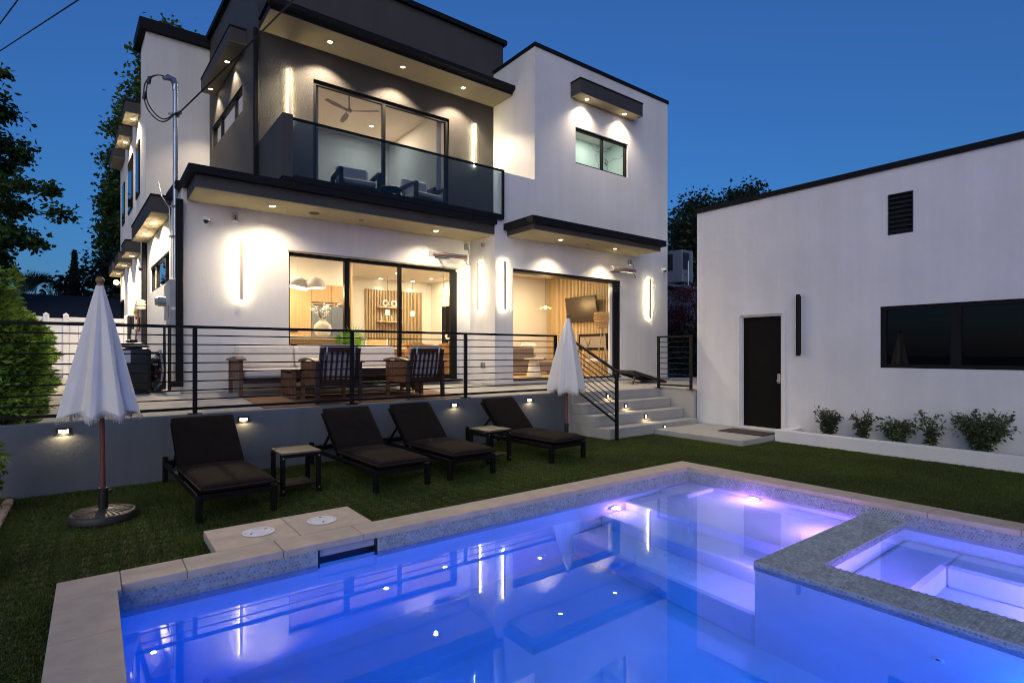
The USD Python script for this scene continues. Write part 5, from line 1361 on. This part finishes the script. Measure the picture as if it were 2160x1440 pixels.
def clump_points(center, radii, nclump, per, cs, r_, hollow=.45, noise_f=.5, low=None):
    pts = []
    d = r_.normal(0, 1, (nclump, 3)); d /= np.linalg.norm(d, axis=1)[:, None]
    rad = r_.uniform(hollow, 1., nclump) ** .6
    wob = .62 + .75 * fbm(d * 1.7 + r_.uniform(0, 50), 3, int(r_.integers(1000)))
    c = np.array(center) + d * np.array(radii) * (rad * wob)[:, None]
    sz = cs * r_.uniform(.5, 1.3, nclump)
    p = c[:, None, :] + r_.normal(0, 1, (nclump, per, 3)) * sz[:, None, None] * (1, 1, .65)
    return c, p.reshape(-1, 3)


def tree(name, label, base, center, radii, nclump, per, cs, leaf, mat, seed, trunk_r=.22, group=None):
    r_ = np.random.default_rng(seed)
    t = T(name, label, 'tree', (base[0], base[1], 0), group=group, world=True)
    c, p = clump_points(center, radii, nclump, per, cs, r_)
    V, F = leaves(p, leaf, leaf * .62, r_)
    part(t, 'crown', MB().add(V, F), mat)
    tr = MB(); top = np.array(center) + (0, 0, radii[2] * .6)
    b = np.array([base[0], base[1], 0.])
    mid = (b + top) / 2 + r_.normal(0, .25, 3)
    tr.tube([b, (b * .6 + mid * .4), mid, (mid + top) / 2, top], [trunk_r * 1.25, trunk_r, trunk_r * .75, trunk_r * .5, trunk_r * .15], 9)
    part(t, 'trunk', tr, 'bark', smooth=True)
    lb = MB()
    for k in r_.choice(nclump, min(nclump, 46), replace=False):
        s = r_.uniform(.3, .85); a = b + (top - b) * s + r_.normal(0, .1, 3)
        if c[k][2] < a[2] - 1.: a = b + (top - b) * max(.2, s - .3)
        m_ = (a + c[k]) / 2 + r_.normal(0, .25, 3) + (0, 0, .2)
        lb.tube([a, m_, c[k]], [trunk_r * .32, trunk_r * .2, .015], 5)
    part(t, 'limbs', lb, 'bark', smooth=True)
    return t


tree('broadleaf_tree', 'big leafy tree at the left edge beyond the hedge', (-7.4, 36), (-7.0, 36, 10.2), (5.3, 4.2, 7.0), 240, 150, .34, .30, 'tree_leaf', 11)
tree('broadleaf_tree', 'tall leafy tree rising behind the far end of the house', (2.6, 47), (2.7, 47, 11.0), (2.2, 2.4, 8.6), 230, 140, .36, .38, 'tree_leaf', 12)
tree('broadleaf_tree', 'leafy tree whose tips show above the white tower roof', (4.2, 36), (4.2, 35.5, 14.4), (2.8, 2.4, 5.4), 150, 110, .38, .34, 'tree_leaf', 13)
tree('dark_tree', 'dark bushy tree between the house and the annexe', (23.5, 15.8), (23.3, 15.2, 5.0), (3.2, 3.2, 4.3), 210, 130, .42, .22, 'dark_leaf', 14)
tree('dark_tree', 'dark tree looking over the annexe roof', (27, 13), (25.6, 15.0, 5.9), (2.3, 2.3, 4.0), 130, 120, .42, .22, 'dark_leaf', 15)
tree('low_tree', 'dark scrubby tree behind the neighbouring roof at the left', (1.5, 42), (1.6, 42, 4.6), (3.4, 2., 3.6), 90, 90, .5, .3, 'dark_leaf', 16, .12)
# cypress
r_ = np.random.default_rng(21)
cy = T('cypress', 'slender dark cypress far behind the white fence', 'tree', (-1.2, 57.5, 0))
h_ = r_.uniform(0, 1, 9000) ** .8; R_ = .62 * (1 - h_) ** .75 * (.75 + .3 * r_.random(9000)); a_ = r_.uniform(0, 2 * PI, 9000)
V, F = leaves(np.stack([R_ * np.cos(a_), R_ * np.sin(a_), 1.2 + h_ * 8.6], 1), .22, .08, r_, -.9)
part(cy, 'crown', MB().add(V, F), 'dark_leaf'); part(cy, 'trunk', MB().tube([(0, 0, 0), (0, 0, 8.5)], [.16, .03], 8), 'bark')
pt = T('palm_tree', 'dark fan palm above the neighbouring roof at the left', 'tree', (-3.0, 52.6, 0))
for k in range(26):
    a = r_.uniform(0, 2 * PI); e = r_.uniform(-.2, 1.4)
    d = np.array((math.cos(a) * math.cos(e), math.sin(a) * math.cos(e), math.sin(e)))
    part(pt, 'frond', fan_leaf(d * 1.0 + (0, 0, 5.7), np.cross(d, (0.3, .2, 1)) + (0, 0, .5), d, 1.15, 16, 1.7), 'dark_leaf')
part(pt, 'trunk', MB().tube([(0, 0, 0), (.1, 0, 3), (0, 0, 5.8)], [.24, .2, .2], 10), 'bark', smooth=True)

# hedge at the left of the terrace
r_ = np.random.default_rng(31)
hg = T('hedge', 'tall yellow green hedge along the left end of the terrace', 'hedge', (-1.8, 11.5, 0), world=True)
n = 42000
yy = 7.72 + r_.random(n) ** 1.25 * 8.2; u_ = r_.random(n)
ztop = 2.12 + .24 * (yy - 7.7) / 4 - .02 * (yy - 7.7) ** 2 * .3 + .35 * (fbm(np.stack([yy * 1.3, yy * 0, yy * 0], 1), 3, 3) - .5)
xr = -.60 - .022 * (yy - 7.7) + .62 * (fbm(np.stack([yy * 2.2, u_ * 6, yy * 0], 1), 3, 9) - .5)
side = r_.random(n) < .72
px_ = np.where(side, xr - np.abs(r_.normal(0, .10, n)), xr - r_.random(n) * 1.7)
pz_ = np.where(side, .62 + (ztop - .62) * u_, ztop - np.abs(r_.normal(0, .12, n)))
rim = np.clip((pz_ - (ztop - .7)) / .7, 0, 1); px_ = px_ - rim ** 2 * .42
front = r_.random(n) < .16
yy = np.where(front, 7.74 + np.abs(r_.normal(0, .12, n)), yy); px_ = np.where(front, -.66 - r_.random(n) * 1.5, px_); pz_ = np.where(front, .62 + r_.random(n) * 1.75, pz_)
V, F = leaves(np.stack([px_, yy, pz_], 1), .12, .040, r_, .1, up=np.array((.5, -.3, .3)))
part(hg, 'leaves', MB().add(V, F), 'hedge_leaf')
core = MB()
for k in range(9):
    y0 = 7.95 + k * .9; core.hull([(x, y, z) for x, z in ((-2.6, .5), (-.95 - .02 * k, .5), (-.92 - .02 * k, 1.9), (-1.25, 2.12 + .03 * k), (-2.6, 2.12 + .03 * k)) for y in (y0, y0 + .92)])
part(hg, 'inner_branches', core, 'dark_twigs')  # solid dark core added to stop the view through the leaves
part(hg, 'stem', MB().tube([(-1.05, 7.95, .0), (-1.1, 7.97, .9)], .02, 6).tube([(-.98, 8.4, .6), (-1.1, 8.4, 1.2)], .02, 6), 'bark')


def shrub(name, label, loc, w, h, nst, per, seed, leaf=.075, spread=.8, cat='shrub', mat='shrub_leaf', group=None, flowers=0):
    r_ = np.random.default_rng(seed)
    t = T(name, label, cat, loc, group=group)
    st, P = MB(), []
    for k in range(nst):
        a = r_.uniform(0, 2 * PI); R = w * r_.uniform(.25, 1.) * spread; hh = h * r_.uniform(.55, 1.)
        q = np.array([(0, 0, 0), (.5 * R * .35 * math.cos(a), R * .35 * math.sin(a), hh * .5), (.5 * R * math.cos(a), R * math.sin(a), hh)]) + r_.normal(0, .012, (3, 3))
        st.tube(q, [.007, .005, .003], 5)
        s = r_.uniform(.12, 1., per)[:, None]
        P.append(q[0] * (1 - s) ** 2 + 2 * q[1] * s * (1 - s) + q[2] * s * s + r_.normal(0, .022, (per, 3)))
    V, F = leaves(np.vstack(P), leaf, leaf * .45, r_, .05)
    part(t, 'leaves', MB().add(V, F), mat); part(t, 'stems', st, 'twig')
    if flowers:
        f = MB(); PP = np.vstack(P)
        for i in r_.choice(len(PP), flowers): f.ball(PP[i], .009, sub=0)
        part(t, 'flowers', f, 'blossom', kind='stuff')
    return t


G5 = 'young shrubs in the white planter'
shrub('planter_shrub', 'round bushy shrub in the planter nearest the annexe door', (9.55, 4.02, .15), 0.3, 0.44, 40, 22, 41, group=G5, flowers=10)
shrub('planter_shrub', 'sparse upright shrub, second in the planter from the door', (9.55, 3.52, .15), 0.25, 0.5, 14, 24, 42, group=G5)
shrub('planter_shrub', 'low spreading shrub, third in the planter from the door', (9.55, 3.05, .15), 0.36, 0.4, 34, 22, 43, group=G5, flowers=26)
shrub('planter_shrub', 'thin leggy shrub, fourth in the planter from the door', (9.55, 2.62, .15), 0.25, 0.54, 12, 22, 44, group=G5)
shrub('planter_shrub', 'largest bushy shrub in the planter, below the annexe window', (9.55, 2.05, .15), 0.52, 0.58, 64, 24, 45, group=G5, flowers=40)
shrub('bed_shrub', 'leafy green shrub at the left lawn edge by the retaining wall', (-.80, 6.95, .03), .30, .62, 30, 30, 46, .11, 1., mat='hedge_leaf')
shrub('bed_shrub', 'small leafy plant at the left picture edge near the pool corner', (-.68, 4.95, .03), .16, .34, 12, 16, 47, .14, 1.)
# red leaved shrub and neighbour things between house and annexe
r_ = np.random.default_rng(51)
rs = T('red_shrub', 'tall shrub with dark red leaves beside the house corner', 'shrub', (15.1, 10.4, .76), world=True)
c, p = clump_points((15.1, 10.6, 2.1), (1.0, .9, 1.5), 110, 90, .16, r_)
hi = p[:, 2] + r_.normal(0, .3, len(p)) > 2.25
V, F = leaves(p[hi], .10, .05, r_); part(rs, 'red_leaves', MB().add(V, F), 'red_leaf')
V, F = leaves(p[~hi], .10, .05, r_); part(rs, 'green_leaves', MB().add(V, F), 'dark_leaf')
part(rs, 'stem', MB().tube([(15.1, 10.5, .76), (15.1, 10.6, 2.2)], .05, 7), 'bark')
tree('dark_shrub', 'dark dense shrub filling the gap behind the short railing', (15.6, 9.4), (15.4, 9.3, 1.6), (1.1, .9, 1.3), 90, 110, .2, .14, 'dark_leaf', 52, .06)
nh = T('neighbour_shed', 'blue grey neighbouring shed roof glimpsed past the house corner', 'shed', (17.4, 12.4, 0))
part(nh, 'wall', B(-.8, -.9, 0, 1.6, 1.2, 3.75), 'neighbour_wall'); part(nh, 'roof', MB().hull([(x, y, z) for x in (-1., 1.8) for y, z in ((-1.1, 3.70), (-1.1, 3.78), (1.4, 4.25), (1.4, 4.33))]), 'neighbour_wall')
au = T('air_conditioner', 'grey rooftop air conditioner with dark grille past the house corner', 'air conditioner', (16.95, 12.25, 4.03))
part(au, 'cabinet', B(-.30, -.38, .0, .36, .38, 1.15, b=.02), 'ac_grey')
part(au, 'grille', B(-.318, .02, .45, -.301, .34, 1.05), 'black_plastic')
for k in range(6): part(au, 'grille_bar', B(-.33, .04 + k * .055, .45, -.319, .055 + k * .055, 1.05), 'steel_dark')
part(au, 'side_grille', B(-.28, -.397, .45, .10, -.381, 1.05), 'black_plastic')
part(au, 'conduit', MB().tube([(-.05, -.46, -.6), (-.05, -.46, .75)], .022, 8), 'white_plastic')
nr = T('neighbour_house', 'dark shingle roof of the neighbouring house beyond the fence', 'house', (-1, 39, 0))
part(nr, 'wall', B(-7, -2, 0, 3.2, 4, 3.4), 'neighbour_wall'); part(nr, 'roof', MB().hull([(x, y, z) for x in (-7.5, 3.6) for y, z in ((-2.6, 3.35), (1, 4.75), (4.6, 3.35))]), 'roof_dark')

# ------------------------------------------------------------------ turf blades
r_ = np.random.default_rng(61)
gp = '/World/grass'
PI_ = UsdGeom.PointInstancer.Define(stage, gp)
tags(PI_.GetPrim(), 'short dark green artificial turf blades covering the lawn', 'grass', kind='stuff')
protos = []
S = .16
for k in range(3):
    nb = 210
    c = np.stack([r_.uniform(-S / 2, S / 2, nb), r_.uniform(-S / 2, S / 2, nb), np.full(nb, -.004)], 1)
    a = r_.uniform(0, 2 * PI, nb); hh = r_.uniform(.013, .024, nb); w = .0028
    s = np.stack([np.cos(a), np.sin(a), 0 * a], 1) * w; ln = np.stack([-np.sin(a), np.cos(a), 0 * a], 1) * (hh * r_.uniform(-.7, .7, nb))[:, None]
    V = np.stack([c - s, c + s, c + ln * .6 + (0, 0, 1) * (hh * .7)[:, None] + s * .7, c + ln * .6 + (0, 0, 1) * (hh * .7)[:, None] - s * .7, c + ln * 1.3 + (0, 0, 1) * hh[:, None]], 1).reshape(-1, 3)
    i = np.arange(nb)[:, None] * 5
    F = np.vstack([i + (0, 1, 2), i + (0, 2, 3), i + (3, 2, 4)])
    islands(usdkit.mesh(stage, f'{gp}/tuft_{k + 1:03d}', (V, F), MATS['grass_blade']), len(V), F); protos.append(f'{gp}/tuft_{k + 1:03d}')
from shapely import contains_xy
gx, gy = np.meshgrid(np.arange(-.63 + S / 2, 9.2, S * .8), np.arange(.6, 7.56, S * .8))
gx, gy = gx.ravel(), gy.ravel()
ok = contains_xy(lawn_poly.buffer(-S * .42), gx, gy)
ex = []
for ring in [lawn_poly.exterior, *lawn_poly.interiors] if lawn_poly.geom_type == 'Polygon' else []:
    inner = lawn_poly.buffer(-S * .36)
    for g in getattr(inner, 'geoms', [inner]):
        for rr in [g.exterior, *g.interiors]:
            for s in np.arange(0, rr.length, S * .6): ex.append(rr.interpolate(s).coords[0])
    break
P = np.vstack([np.stack([gx[ok], gy[ok]], 1)] + ([np.array(ex)] if ex else []))
P = P[(P[:, 1] > .6)]
PI_.CreatePrototypesRel().SetTargets(protos)
PI_.CreateProtoIndicesAttr(Vt.IntArray.FromNumpy(r_.integers(0, 3, len(P)).astype(np.int32)))
PI_.CreatePositionsAttr(Vt.Vec3fArray.FromNumpy(np.column_stack([P, np.zeros(len(P))]).astype(np.float32)))
q_ = r_.integers(0, 4, len(P)) * PI / 4
PI_.CreateOrientationsAttr(Vt.QuathArray([Gf.Quath(float(math.cos(a)), 0., 0., float(math.sin(a))) for a in q_]))
PI_.CreateScalesAttr(Vt.Vec3fArray.FromNumpy(np.column_stack([np.ones(len(P)), np.ones(len(P)), r_.uniform(.8, 1.15, len(P))]).astype(np.float32)))
